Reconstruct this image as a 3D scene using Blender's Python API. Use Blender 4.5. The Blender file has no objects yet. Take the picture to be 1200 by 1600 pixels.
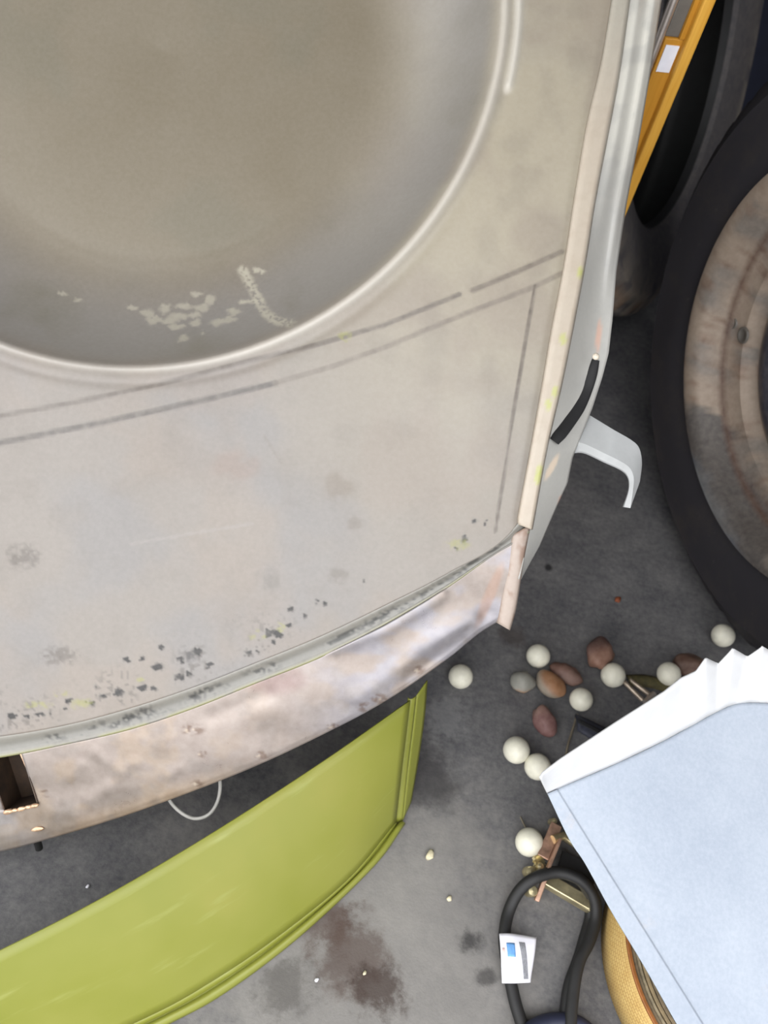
import bpy, math, random
import numpy as np
from mathutils import Vector

# ------------------------------------------------------------------ camera
SC = bpy.context.scene
COL = SC.collection
F = 1400.0                                   # focal length in pixels of a 1200 x 1600 frame
TH, RO, H = math.radians(38), math.radians(14), 0.88
v = np.array([0, math.sin(TH), -math.cos(TH)])
_u0 = np.array([0, math.cos(TH), math.sin(TH)])
_r0 = np.array([1.0, 0, 0])
r = math.cos(RO) * _r0 + math.sin(RO) * _u0
u = -math.sin(RO) * _r0 + math.cos(RO) * _u0
CAM = np.array([0, 0, H])

cd = bpy.data.cameras.new('camera')
cd.sensor_fit = 'VERTICAL'
cd.sensor_height = 32.0
cd.lens = F / 1600.0 * 32.0
cd.clip_start = 0.01
cd.dof.use_dof = True
cd.dof.focus_distance = 0.72
cd.dof.aperture_fstop = 6.5
co = bpy.data.objects.new('camera', cd)
COL.objects.link(co)
from mathutils import Matrix
co.matrix_world = Matrix(((r[0], u[0], -v[0], 0), (r[1], u[1], -v[1], 0), (r[2], u[2], -v[2], H), (0, 0, 0, 1)))
SC.camera = co

# ------------------------------------------------------------------ daylight
SC.view_settings.view_transform = 'Standard'
SC.view_settings.look = 'None'
SC.view_settings.gamma = 1.0
SC.view_settings.use_curve_mapping = False
SC.view_settings.exposure = 0.0
W = bpy.data.worlds.new('overcast_sky')
SC.world = W
W.use_nodes = True
bg = W.node_tree.nodes['Background']
# overcast sky: three times as bright at the zenith as at the horizon, the same all the way round
_n, _l = W.node_tree.nodes, W.node_tree.links
_tc = _n.new('ShaderNodeTexCoord'); _sx = _n.new('ShaderNodeSeparateXYZ'); _l.new(_tc.outputs['Generated'], _sx.inputs[0])
_mr = _n.new('ShaderNodeMapRange'); _l.new(_sx.outputs['Z'], _mr.inputs[0])
_mr.inputs[1].default_value = 0.0; _mr.inputs[2].default_value = 1.0
_mr.inputs[3].default_value = 1.0/3; _mr.inputs[4].default_value = 1.0
_mu = _n.new('ShaderNodeMath'); _mu.operation = 'MULTIPLY'; _l.new(_mr.outputs[0], _mu.inputs[0])
_mu.inputs[1].default_value = 5.2
bg.inputs[0].default_value = (0.985, 0.985, 1.0, 1)
_l.new(_mu.outputs[0], bg.inputs[1])

# ------------------------------------------------------------------ helpers
def P(px, py, d):
    """point at distance d along the optical axis (arrays allowed)"""
    px = np.asarray(px, float); py = np.asarray(py, float); d = np.asarray(d, float)
    x = (px - 600) / F; y = (800 - py) / F
    return CAM + d[..., None] * (v + x[..., None] * r + y[..., None] * u)

def ray(px, py):
    return v + (px - 600) / F * r + (800 - py) / F * u

def G(px, py, z=0.0):
    """point at height z above the floor"""
    q = ray(px, py)
    return CAM + q * ((z - H) / q[2])

def onplane(px, py, P0, n):
    q = ray(px, py)
    return CAM + q * (np.dot(P0 - CAM, n) / np.dot(q, n))

def srgb(c):
    c = np.asarray(c, float) / 255.0
    return np.where(c <= 0.04045, c / 12.92, ((c + 0.055) / 1.055) ** 2.4)

def C4(c):
    return tuple(srgb(c)) + (1.0,)

def interp(x, pts):
    a = np.array(pts, float)
    o = np.argsort(a[:, 0]); a = a[o]
    return np.interp(x, a[:, 0], a[:, 1])

def smooth_interp(x, pts):
    """monotone-ish cubic through points, linear beyond the ends"""
    a = np.array(pts, float); a = a[np.argsort(a[:, 0])]
    X, Y = a[:, 0], a[:, 1]
    x = np.asarray(x, float)
    m = np.gradient(Y, X)
    i = np.clip(np.searchsorted(X, x) - 1, 0, len(X) - 2)
    h = X[i + 1] - X[i]; t = (x - X[i]) / h
    tc = np.clip(t, 0, 1)
    y = ((2*tc**3 - 3*tc**2 + 1) * Y[i] + (tc**3 - 2*tc**2 + tc) * h * m[i]
         + (-2*tc**3 + 3*tc**2) * Y[i+1] + (tc**3 - tc**2) * h * m[i+1])
    y = y + np.where(t < 0, t * h * m[0], 0) + np.where(t > 1, (t - 1) * h * m[-1], 0)
    return y

def resample(pts, n, smooth=True):
    """n points along a polyline (2D or 3D), Catmull-Rom smoothed"""
    a = np.array(pts, float)
    if smooth and len(a) > 2:
        e = np.vstack([2*a[0]-a[1], a, 2*a[-1]-a[-2]])
        out = []
        for i in range(1, len(e)-2):
            t = np.linspace(0, 1, 24, endpoint=False)[:, None]
            p0, p1, p2, p3 = e[i-1], e[i], e[i+1], e[i+2]
            out.append(0.5*((2*p1)+(-p0+p2)*t+(2*p0-5*p1+4*p2-p3)*t**2+(-p0+3*p1-3*p2+p3)*t**3))
        a = np.vstack(out+[a[-1:]])
    s = np.concatenate([[0], np.cumsum(np.linalg.norm(np.diff(a, axis=0), axis=1))])
    q = np.linspace(0, s[-1], n)
    return np.stack([np.interp(q, s, a[:, k]) for k in range(a.shape[1])], 1)

def resample_at(pts, frac):
    q = resample(pts, 400)
    return np.stack([np.interp(frac, np.linspace(0, 1, 400), q[:, k]) for k in range(q.shape[1])], 1)

_rng = np.random.default_rng(7)
_lat = _rng.random((256, 256))
def vnoise(x, y):
    x = np.asarray(x, float); y = np.asarray(y, float)
    xi = np.floor(x).astype(int); yi = np.floor(y).astype(int)
    fx = x - xi; fy = y - yi
    fx = fx*fx*(3-2*fx); fy = fy*fy*(3-2*fy)
    g = lambda a, b: _lat[a % 256, b % 256]
    return (g(xi, yi)*(1-fx)*(1-fy) + g(xi+1, yi)*fx*(1-fy) + g(xi, yi+1)*(1-fx)*fy + g(xi+1, yi+1)*fx*fy)
def fbm(x, y, o=4):
    s = 0; a = 1; t = 0
    for k in range(o):
        s = s + a*vnoise(x*2**k + 17*k, y*2**k + 31*k); t += a; a *= 0.5
    return s/t
def sstep(a, b, x):
    t = np.clip((x-a)/(b-a), 0, 1)
    return t*t*(3-2*t)

def seg_dist(px, py, poly):
    """distance and arclength fraction to a polyline"""
    best = np.full(px.shape, 1e9)
    for (x0, y0), (x1, y1) in zip(poly[:-1], poly[1:]):
        dx, dy = x1-x0, y1-y0
        t = np.clip(((px-x0)*dx + (py-y0)*dy)/(dx*dx+dy*dy), 0, 1)
        best = np.minimum(best, np.hypot(px-x0-t*dx, py-y0-t*dy))
    return best

def mesh_obj(name, verts, faces, mat=None, parent=None, smooth=True, colors=None, solid=0.0, offset=-1, kind=None, autosmooth=None):
    me = bpy.data.meshes.new(name)
    me.from_pydata([tuple(map(float, p)) for p in verts], [], [tuple(map(int, f)) for f in faces])
    if smooth:
        me.polygons.foreach_set('use_smooth', [True]*len(me.polygons))
    if colors is not None:
        at = me.color_attributes.new('paint', 'FLOAT_COLOR', 'POINT')
        c = np.ones((len(verts), 4), np.float32); c[:, :3] = colors
        at.data.foreach_set('color', c.ravel())
    me.update()
    if autosmooth is not None and smooth:
        me.set_sharp_from_angle(angle=math.radians(autosmooth))
    o = bpy.data.objects.new(name, me)
    COL.objects.link(o)
    if mat: me.materials.append(mat)
    if parent:
        o.parent = parent
        o.matrix_parent_inverse = parent.matrix_world.inverted() if False else Matrix.Translation(-Vector(parent.location))
    if solid:
        m = o.modifiers.new('thickness', 'SOLIDIFY'); m.thickness = solid; m.offset = offset
    if kind: o['kind'] = kind
    return o

def grid_faces(n, m, closed_n=False, closed_m=False, mask=None):
    f = []
    for i in range(n if closed_n else n-1):
        for j in range(m if closed_m else m-1):
            if mask is not None and mask[i, j]: continue
            i2 = (i+1) % n; j2 = (j+1) % m
            f.append((i*m+j, i*m+j2, i2*m+j2, i2*m+j))
    return f

def grid_obj(name, pts, mat, parent=None, colors=None, solid=0.0, offset=-1, cn=False, cm=False, mask=None, flip=False, kind=None, autosmooth=None):
    n, m = pts.shape[:2]
    f = grid_faces(n, m, cn, cm, mask)
    if flip: f = [q[::-1] for q in f]
    return mesh_obj(name, pts.reshape(-1, 3), f, mat, parent, True, None if colors is None else colors.reshape(-1, 3), solid, offset, kind, autosmooth)

def thing(name, label, cat, loc=(0, 0, 0), group=None):
    o = bpy.data.objects.new(name, None)
    o.empty_display_size = 0.02
    o.location = Vector([float(c) for c in loc])
    COL.objects.link(o)
    return tag(o, label, cat, group)

def tag(o, label, cat, group=None):
    o['label'] = label; o['category'] = cat
    if group: o['group'] = group
    return o

def struct(o):
    o['kind'] = 'structure'; return o

def frame_of(axis):
    n = np.array(axis, float); n /= np.linalg.norm(n)
    t = np.array([0, 0, 1.0]) if abs(n[2]) < 0.9 else np.array([1.0, 0, 0])
    a = np.cross(t, n); a /= np.linalg.norm(a)
    return a, np.cross(n, a), n

def lathe_pts(profile, origin, axis, N=72, fn=None):
    a, b, n = frame_of(axis)
    t = np.linspace(0, 2*np.pi, N, endpoint=False)
    pr = np.array(profile, float)
    R = np.repeat(pr[None, :, 0], N, 0); Hh = np.repeat(pr[None, :, 1], N, 0)
    T = np.repeat(t[:, None], len(pr), 1)
    if fn is not None: R, Hh = fn(T, R, Hh)
    return (np.array(origin) + R[..., None]*(np.cos(T)[..., None]*a + np.sin(T)[..., None]*b) + Hh[..., None]*n)

def tube_pts(path, rad, N=12):
    p = np.array(path, float)
    t = np.gradient(p, axis=0); t /= np.linalg.norm(t, axis=1)[:, None]
    a = np.cross(t[0], [0, 0, 1.0])
    if np.linalg.norm(a) < 1e-3: a = np.cross(t[0], [1.0, 0, 0])
    a /= np.linalg.norm(a)
    rad = np.broadcast_to(rad, (len(p),))
    out = []
    ang = np.linspace(0, 2*np.pi, N, endpoint=False)
    for i in range(len(p)):
        a = a - t[i]*np.dot(a, t[i]); a /= np.linalg.norm(a)
        b = np.cross(t[i], a)
        out.append(p[i] + rad[i]*(np.cos(ang)[:, None]*a + np.sin(ang)[:, None]*b))
    return np.array(out)

def tube_obj(name, path, rad, mat, parent=None, N=12, closed=False):
    pts = tube_pts(path, rad, N)
    n, m = pts.shape[:2]
    f = grid_faces(n, m, closed, True)
    vs = pts.reshape(-1, 3)
    if not closed:
        f.append(tuple(range(m))[::-1]); f.append(tuple((n-1)*m + k for k in range(m)))
    return mesh_obj(name, vs, f, mat, parent, True, autosmooth=50)

def box_obj(name, center, X, Y, Z, mat, parent=None, bevel=0.0):
    """box with half-axis vectors X, Y, Z"""
    c = np.array(center, float); X, Y, Z = (np.array(k, float) for k in (X, Y, Z))
    vs = [c + a*X + b*Y + d*Z for a in (-1, 1) for b in (-1, 1) for d in (-1, 1)]
    fs = [(0, 1, 3, 2), (4, 6, 7, 5), (0, 4, 5, 1), (2, 3, 7, 6), (0, 2, 6, 4), (1, 5, 7, 3)]
    if np.dot(np.cross(X, Y), Z) < 0: fs = [q[::-1] for q in fs]
    o = mesh_obj(name, vs, fs, mat, parent, False)
    if bevel:
        m = o.modifiers.new('bevel', 'BEVEL'); m.width = bevel; m.segments = 2
    return o

# ------------------------------------------------------------------ materials
class Mat:
    def __init__(s, name, color=(128, 128, 128), rough=0.5, metal=0.0, spec=0.5):
        s.m = bpy.data.materials.new(name); s.m.use_nodes = True
        s.t = s.m.node_tree; s.n = s.t.nodes; s.l = s.t.links
        s.b = s.n['Principled BSDF']
        s.b.inputs['Base Color'].default_value = C4(color)
        s.b.inputs['Roughness'].default_value = rough
        s.b.inputs['Metallic'].default_value = metal
        s.b.inputs['Specular IOR Level'].default_value = spec
        s.coord = None; s.col = None; s.h = None
    def xyz(s):
        if s.coord is None:
            s.coord = s.n.new('ShaderNodeTexCoord')
        return s.coord.outputs['Object']
    def noise(s, scale, detail=4, rough=0.6, vec=None, stretch=None):
        n = s.n.new('ShaderNodeTexNoise'); n.inputs['Scale'].default_value = scale
        n.inputs['Detail'].default_value = detail; n.inputs['Roughness'].default_value = rough
        src = vec or s.xyz()
        if stretch:
            mp = s.n.new('ShaderNodeMapping'); mp.inputs['Scale'].default_value = stretch
            s.l.new(src, mp.inputs[0]); src = mp.outputs[0]
        s.l.new(src, n.inputs['Vector'])
        return n.outputs['Fac']
    def ramp(s, fac, stops):
        rp = s.n.new('ShaderNodeValToRGB'); e = rp.color_ramp.elements
        while len(e) < len(stops): e.new(0.5)
        for k, (p, c) in enumerate(stops):
            e[k].position = p; e[k].color = C4(c) if len(c) == 3 else c
        s.l.new(fac, rp.inputs[0])
        return rp.outputs[0]
    def mix(s, fac, a, b, mode='MIX'):
        m = s.n.new('ShaderNodeMix'); m.data_type = 'RGBA'; m.blend_type = mode
        for sock, val in ((0, fac), (6, a), (7, b)):
            if hasattr(val, 'links') or hasattr(val, 'is_linked'): s.l.new(val, m.inputs[sock])
            elif sock == 0: m.inputs[0].default_value = val
            else: m.inputs[sock].default_value = C4(val)
        return m.outputs[2]
    def step(s, fac, lo, hi):
        m = s.n.new('ShaderNodeMapRange'); m.interpolation_type = 'SMOOTHSTEP'
        m.inputs[1].default_value = lo; m.inputs[2].default_value = hi
        s.l.new(fac, m.inputs[0]); return m.outputs[0]
    def attr(s, name='paint'):
        a = s.n.new('ShaderNodeAttribute'); a.attribute_name = name
        return a.outputs['Color']
    def color(s, sock):
        s.l.new(sock, s.b.inputs['Base Color']); s.col = sock; return s
    def rough(s, sock):
        s.l.new(sock, s.b.inputs['Roughness']); return s
    def bump(s, sock, strength=0.2, dist=0.001):
        b = s.n.new('ShaderNodeBump'); b.inputs['Strength'].default_value = strength
        b.inputs['Distance'].default_value = dist
        s.l.new(sock, b.inputs['Height']); s.l.new(b.outputs[0], s.b.inputs['Normal']); return s

def simple(name, color, rough=0.5, metal=0.0, var=0.0, scale=40, bump=0.0, spec=0.5):
    m = Mat(name, color, rough, metal, spec)
    if var:
        c = np.array(color, float)
        m.color(m.ramp(m.noise(scale), [(0.3, tuple(np.clip(c*(1-var), 0, 255))), (0.7, tuple(np.clip(c*(1+var), 0, 255)))]))
    if bump:
        m.bump(m.noise(scale*3), bump)
    return m.m

def m_panel():
    m = Mat('sanded_primer_on_steel', rough=0.48, metal=0.0, spec=0.6)
    n1 = m.noise(260, 3)
    c = m.mix(m.step(n1, 0.3, 0.8), m.attr(), (255, 255, 255), 'MULTIPLY')
    c2 = m.mix(0.03, m.attr(), m.ramp(n1, [(0.3, (90, 88, 86)), (0.7, (225, 222, 216))]))
    m.color(c2)
    m.rough(m.ramp(m.noise(14, 5), [(0.3, (0.30,)*3 + (1,)), (0.7, (0.46,)*3 + (1,))]))
    m.bump(m.noise(700, 2), 0.05, 0.0004)
    return m.m
def m_lip():
    m = Mat('bare_wavy_steel', rough=0.34, metal=0.45, spec=0.6)
    n1 = m.noise(120, 4)
    m.color(m.mix(0.08, m.attr(), m.ramp(n1, [(0.3, (110, 90, 80)), (0.7, (240, 230, 220))])))
    m.rough(m.ramp(m.noise(30, 5), [(0.3, (0.26,)*3 + (1,)), (0.7, (0.46,)*3 + (1,))]))
    return m.m
def m_floor():
    m = Mat('grey_concrete_floor', rough=0.75, spec=0.35)
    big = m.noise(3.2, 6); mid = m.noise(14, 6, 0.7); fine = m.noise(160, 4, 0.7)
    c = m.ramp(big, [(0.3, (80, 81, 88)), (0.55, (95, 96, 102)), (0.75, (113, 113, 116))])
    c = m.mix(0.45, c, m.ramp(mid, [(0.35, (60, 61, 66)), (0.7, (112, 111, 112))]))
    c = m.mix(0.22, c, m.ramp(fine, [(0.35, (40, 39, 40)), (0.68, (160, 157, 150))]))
    # oil stains of a shape of their own; the wide dust patch also paints light
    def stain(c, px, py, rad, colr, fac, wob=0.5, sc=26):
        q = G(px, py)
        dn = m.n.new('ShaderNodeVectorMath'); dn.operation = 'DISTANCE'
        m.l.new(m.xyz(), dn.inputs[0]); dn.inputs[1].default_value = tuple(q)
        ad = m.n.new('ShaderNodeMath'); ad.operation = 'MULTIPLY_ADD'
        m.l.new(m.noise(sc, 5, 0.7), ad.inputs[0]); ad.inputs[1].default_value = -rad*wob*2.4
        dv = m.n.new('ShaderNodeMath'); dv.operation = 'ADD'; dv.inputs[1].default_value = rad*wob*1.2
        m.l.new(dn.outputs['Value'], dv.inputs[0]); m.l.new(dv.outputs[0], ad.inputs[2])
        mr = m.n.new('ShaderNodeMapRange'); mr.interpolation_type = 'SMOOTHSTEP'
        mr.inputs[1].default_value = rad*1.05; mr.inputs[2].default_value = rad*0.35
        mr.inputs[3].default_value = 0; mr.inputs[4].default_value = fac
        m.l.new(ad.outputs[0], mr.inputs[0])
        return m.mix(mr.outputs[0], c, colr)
    c = stain(c, 560, 1510, 0.23, (138, 135, 130), 0.75, 0.6, 10)  # pale dust, also painting in the brighter floor towards the door
    c = m.mix(0.25, c, m.ramp(mid, [(0.35, (66, 65, 68)), (0.7, (140, 137, 132))]))
    c = stain(c, 545, 1490, 0.045, (66, 48, 40), 0.65, 0.9, 40)
    c = stain(c, 590, 1545, 0.03, (54, 40, 34), 0.8, 0.9, 45)
    c = stain(c, 505, 1440, 0.035, (70, 52, 44), 0.6, 0.9, 40)
    c = stain(c, 450, 1545, 0.03, (60, 56, 53), 0.5, 0.9, 50)
    c = stain(c, 660, 1210, 0.05, (56, 54, 54), 0.7, 0.8, 30)
    c = stain(c, 735, 1470, 0.014, (38, 37, 38), 0.8, 0.7, 60)
    c = stain(c, 760, 1525, 0.012, (48, 46, 46), 0.7, 0.7, 60)
    c = stain(c, 857, 887, 0.007, (28, 27, 29), 0.9, 0.3, 60)
    c = stain(c, 800, 995, 0.02, (66, 58, 54), 0.6, 0.7, 60)
    c = stain(c, 700, 1125, 0.03, (128, 128, 128), 0.5, 0.9, 40)
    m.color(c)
    m.bump(m.mix(0.5, m.noise(90, 6, 0.7), m.noise(420, 3)), 0.35, 0.002)
    return m.m
def m_green():
    m = Mat('lime_green_paint', rough=0.4, spec=0.5)
    c = m.ramp(m.noise(5, 4), [(0.3, (122, 128, 46)), (0.6, (134, 136, 58)), (0.8, (144, 140, 66))])
    st = m.noise(30, 4, 0.6, stretch=(0.4, 0.4, 3))
    c = m.mix(m.step(st, 0.58, 0.8), c, (146, 150, 80))
    m.color(m.mix(0.85, m.mix(0.0, c, c), c))
    m.rough(m.ramp(m.noise(20, 5), [(0.3, (0.34,)*3 + (1,)), (0.7, (0.52,)*3 + (1,))]))
    return m.m
def m_bluegrey():
    m = Mat('pale_blue_grey_primer', rough=0.6, spec=0.4)
    c = m.ramp(m.noise(9, 5), [(0.3, (156, 166, 180)), (0.7, (172, 181, 193))])
    c = m.mix(m.step(m.noise(24, 5, 0.7), 0.62, 0.85), c, (182, 179, 181))
    c = m.mix(0.06, c, m.ramp(m.noise(300, 2), [(0.3, (120, 130, 140)), (0.7, (255, 255, 255))]))
    m.color(c); return m.m
def m_tyre(name, base, dirt, amt):
    m = Mat(name, base, rough=0.75, spec=0.3)
    n = m.noise(18, 6, 0.7)
    c = m.mix(m.step(n, 0.45, 0.75), base, dirt)
    c = m.mix(m.step(m.noise(70, 5, 0.7), 0.5 + (1-amt)*0.2, 0.85), c, tuple(min(255, k*1.5) for k in dirt))
    m.color(c); m.bump(m.noise(120, 5), 0.25, 0.001)
    return m.m
def m_wood(name, a, b):
    m = Mat(name, a, rough=0.45, spec=0.4)
    m.color(m.ramp(m.noise(40, 5, 0.6, stretch=(6, 6, 0.3)), [(0.3, a), (0.7, b)]))
    return m.m

M = dict(
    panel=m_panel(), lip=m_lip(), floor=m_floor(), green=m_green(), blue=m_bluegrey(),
    hem=simple('cream_primer_edge', (214, 203, 186), 0.5, 0, 0.05, 60),
    flange=simple('grey_primer', (158, 161, 160), 0.45, 0.1, 0.06, 25),
    hook=simple('grey_primed_bracket', (166, 168, 168), 0.45, 0.1, 0.05, 30),
    black=simple('black_rubber', (26, 26, 27), 0.6, 0, 0.15, 60),
    pocket=simple('dark_brown_cavity', (52, 38, 26), 0.7, 0.1, 0.35, 60),
    burr=simple('copper_coloured_weld', (214, 178, 146), 0.35, 0.5, 0.15, 120, 0.4),
    white_flange=simple('lit_white_edge', (206, 207, 208), 0.55, 0, 0.02, 40),  # whiter than the sheet, painting in the strong light on the edge
    tyre1=m_tyre('black_tyre_rubber', (44, 42, 46), (54, 50, 49), 0.4),
    tyre2=m_tyre('dusty_tyre_rubber', (116, 114, 117), (136, 122, 106), 0.6),
    wall=simple('dark_navy_wall', (36, 40, 58), 0.8, 0, 0.15, 12),  # dark navy stands in for the shade behind the tyres
    wall2=simple('grey_block_wall', (78, 77, 78), 0.85, 0, 0.08, 10),
    ceiling=simple('timber_ceiling', (104, 98, 88), 0.8, 0, 0.04, 6),
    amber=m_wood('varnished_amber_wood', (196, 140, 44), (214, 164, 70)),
    amber_dark=m_wood('amber_wood_shaded_side', (176, 122, 34), (190, 136, 46)),  # darker copy of the amber wood for the side turned from the light
    chrome=simple('brushed_metal_tube', (214, 205, 196), 0.3, 0.8, 0.05, 50),
    grey_dark=simple('dark_grey_plastic', (96, 92, 86), 0.5, 0, 0.1, 40),
    label=simple('white_paper', (224, 224, 232), 0.6, 0, 0.02, 90),
    ball=simple('off_white_ball', (222, 219, 202), 0.42, 0, 0.05, 90, 0.05),
    zinc=simple('yellow_zinc_plate', (206, 194, 156), 0.3, 0.85, 0.15, 60),
    zinc_red=simple('dull_zinc_rivet', (176, 142, 122), 0.4, 0.6, 0.2, 80),
    clip_steel=simple('dull_clip_steel', (168, 154, 138), 0.4, 0.6, 0.15, 80),
    strap_dark=simple('black_webbing', (24, 24, 26), 0.8, 0, 0.2, 200),
    wire=simple('off_white_wire', (190, 188, 182), 0.45, 0, 0.03, 60),
    timber=m_wood('pine_prop', (150, 122, 84), (170, 140, 100)),
    crumb=simple('pale_crumb', (198, 190, 160), 0.7, 0, 0.2, 200),
    rust=simple('rust_flake', (122, 66, 40), 0.7, 0, 0.25, 200),
    twig=simple('dry_grass_stem', (112, 104, 88), 0.7, 0, 0.1, 100),
    inkblue=simple('blue_print', (98, 150, 206), 0.6, 0, 0.1, 200),
    inkgrey=simple('grey_print', (128, 130, 136), 0.6, 0, 0.2, 500),
    inkpink=simple('faint_pink_print', (226, 200, 196), 0.6, 0, 0.1, 300),
)

# ------------------------------------------------------------------ the setting
NW = np.array([-math.cos(0.386), -math.sin(0.386), 0])        # normal of the right wall
TW = np.array([NW[1], -NW[0], 0])
def slab(name, pts, thick, mat):
    a = np.array(pts, float)
    n = np.cross(a[1]-a[0], a[2]-a[0]); n /= np.linalg.norm(n)
    b = a - n*thick
    vs = np.vstack([a, b])
    k = len(a)
    fs = [tuple(range(k)), tuple(range(2*k-1, k-1, -1))]
    fs += [(i, k+i, k+(i+1) % k, (i+1) % k) for i in range(k)]
    return struct(mesh_obj(name, vs, fs, mat, None, False))
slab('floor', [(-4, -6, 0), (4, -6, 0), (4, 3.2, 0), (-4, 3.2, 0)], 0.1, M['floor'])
w0 = -NW*1.28
ta_, tb_w = -0.7, 2.1
slab('wall_right', [w0+TW*ta_, w0+TW*tb_w, w0+TW*tb_w+np.array([0, 0, 2.2]), w0+TW*ta_+np.array([0, 0, 2.2])], 0.1, M['wall'])
slab('wall_back', [(0.4, 2.4, 0), (-1.8, 2.4, 0), (-1.8, 2.4, 2.2), (0.4, 2.4, 2.2)][::-1], 0.1, M['wall2'])
slab('wall_left', [(-1.8, 2.4, 0), (-1.8, 0.75, 0), (-1.8, 0.75, 2.2), (-1.8, 2.4, 2.2)][::-1], 0.1, M['wall2'])  # left wall cut short, shaped to let side light reach the dish
slab('ceiling', [(-2.0, -0.15, 2.2), (-2.0, 2.6, 2.2), (1.9, 2.6, 2.2), (1.9, -0.15, 2.2)], 0.1, M['ceiling'])  # unseen; front edge placed to set how far daylight reaches inside

# ------------------------------------------------------------------ the big sanded body panel
D0 = 0.71
PXM = D0 / F
def base(px, py):
    return (D0 + 0.028*((px-200)/700.0)**2 + 0.02*(np.clip((py-600)/600.0, 0, 2))**2
            + 0.03*np.clip((-py-200)/700.0, 0, 2)**2)
LU = [(-700, 1105), (-400, 1155), (-200, 1163), (0, 1151), (100, 1134), (200, 1108), (300, 1075), (400, 1036), (500, 995), (600, 947), (700, 896), (800, 830), (815, 812)]
LL = [(-700, 1130), (-400, 1182), (-200, 1194), (0, 1183), (100, 1163), (200, 1140), (300, 1107), (400, 1067), (500, 1027), (600, 977), (700, 917), (787, 857), (810, 844), (828, 831)]
LB = [(-700, 1290), (-400, 1345), (-200, 1353), (0, 1331), (100, 1304), (200, 1273), (300, 1237), (400, 1197), (500, 1150), (600, 1097), (700, 1029), (767, 978), (795, 966)]
XH = [(1065, -750), (957, 0), (940, 100), (920, 185), (900, 300), (882, 415), (861, 525), (850, 590), (832, 690), (812, 800)]   # inner edge of the rolled hem
XO = [(1098, -750), (985, 0), (967, 125), (950, 215), (930, 320), (915, 415), (899, 500), (879, 600), (858, 690), (833, 820)]   # outer edge of the hem
XF = [(1150, -750), (1034, 0), (1017, 110), (1001, 205), (979, 320), (963, 425), (957, 500), (951, 552), (941, 590), (926, 637), (907, 685), (895, 715), (887, 755), (868, 796), (843, 854), (815, 904)]
yx = lambda L: [(b, a) for a, b in L]
fxh = lambda y: smooth_interp(y, yx(XH)); fxo = lambda y: smooth_interp(y, yx(XO)); fxf = lambda y: interp(y, yx(XF))
fLU = lambda x: smooth_interp(x, LU); fLL = lambda x: smooth_interp(x, LL); fLB = lambda x: smooth_interp(x, LB)

root = thing('body_panel', 'big sanded grey car body panel with round dished recess, propped above the floor', 'car panel', P(200, 300, 0.9)*np.array([1, 1, 0]))

DX, DY, DR = 207.0, -5.0, 582.0
def dish(px, py):
    rr = np.hypot(px-DX, py-DY)
    k = np.clip((DR-6-rr)/215.0, 0, 1)
    rel = 0.074*(1-(1-k)**2.1)
    rel += 0.010*np.clip(1-rr/380.0, 0, 1)
    rel -= 0.0034*np.exp(-((rr-DR-1)/8.0)**2)                      # rolled bead round the rim
    rel += 0.0012*np.exp(-((rr-DR-20)/10.0)**2)
    seg = sstep(150, 128, py)*(px > DX)
    rel -= 0.0032*np.exp(-((rr-DR-22)/6.0)**2)*seg                 # short second bead, upper right
    return rel, rr

xa = np.concatenate([np.arange(-600, -36, 14), np.arange(-36, 812, 3.1), [812.0]])
yb = np.concatenate([np.linspace(0, 1, 130)[:-1]**0.9*0.36, np.linspace(0.36, 1, 370)])
A = (xa-xa[0])/(xa[-1]-xa[0])
Xg = np.repeat(xa[:, None], len(yb), 1)
Yg = -750 + yb[None, :]*(fLU(xa)[:, None]+750)
shift = np.where(Yg < 800, fxh(np.minimum(Yg, 800))-812, 0)
Xg = Xg + shift*A[:, None]
rel, rr = dish(Xg, Yg)
pts = P(Xg, Yg, base(Xg, Yg)) + rel[..., None]*v
edge = np.exp(-((Xg-fxh(np.minimum(Yg, 800)))/7.0)**2)
pts = pts + (0.0015*edge)[..., None]*v

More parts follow.
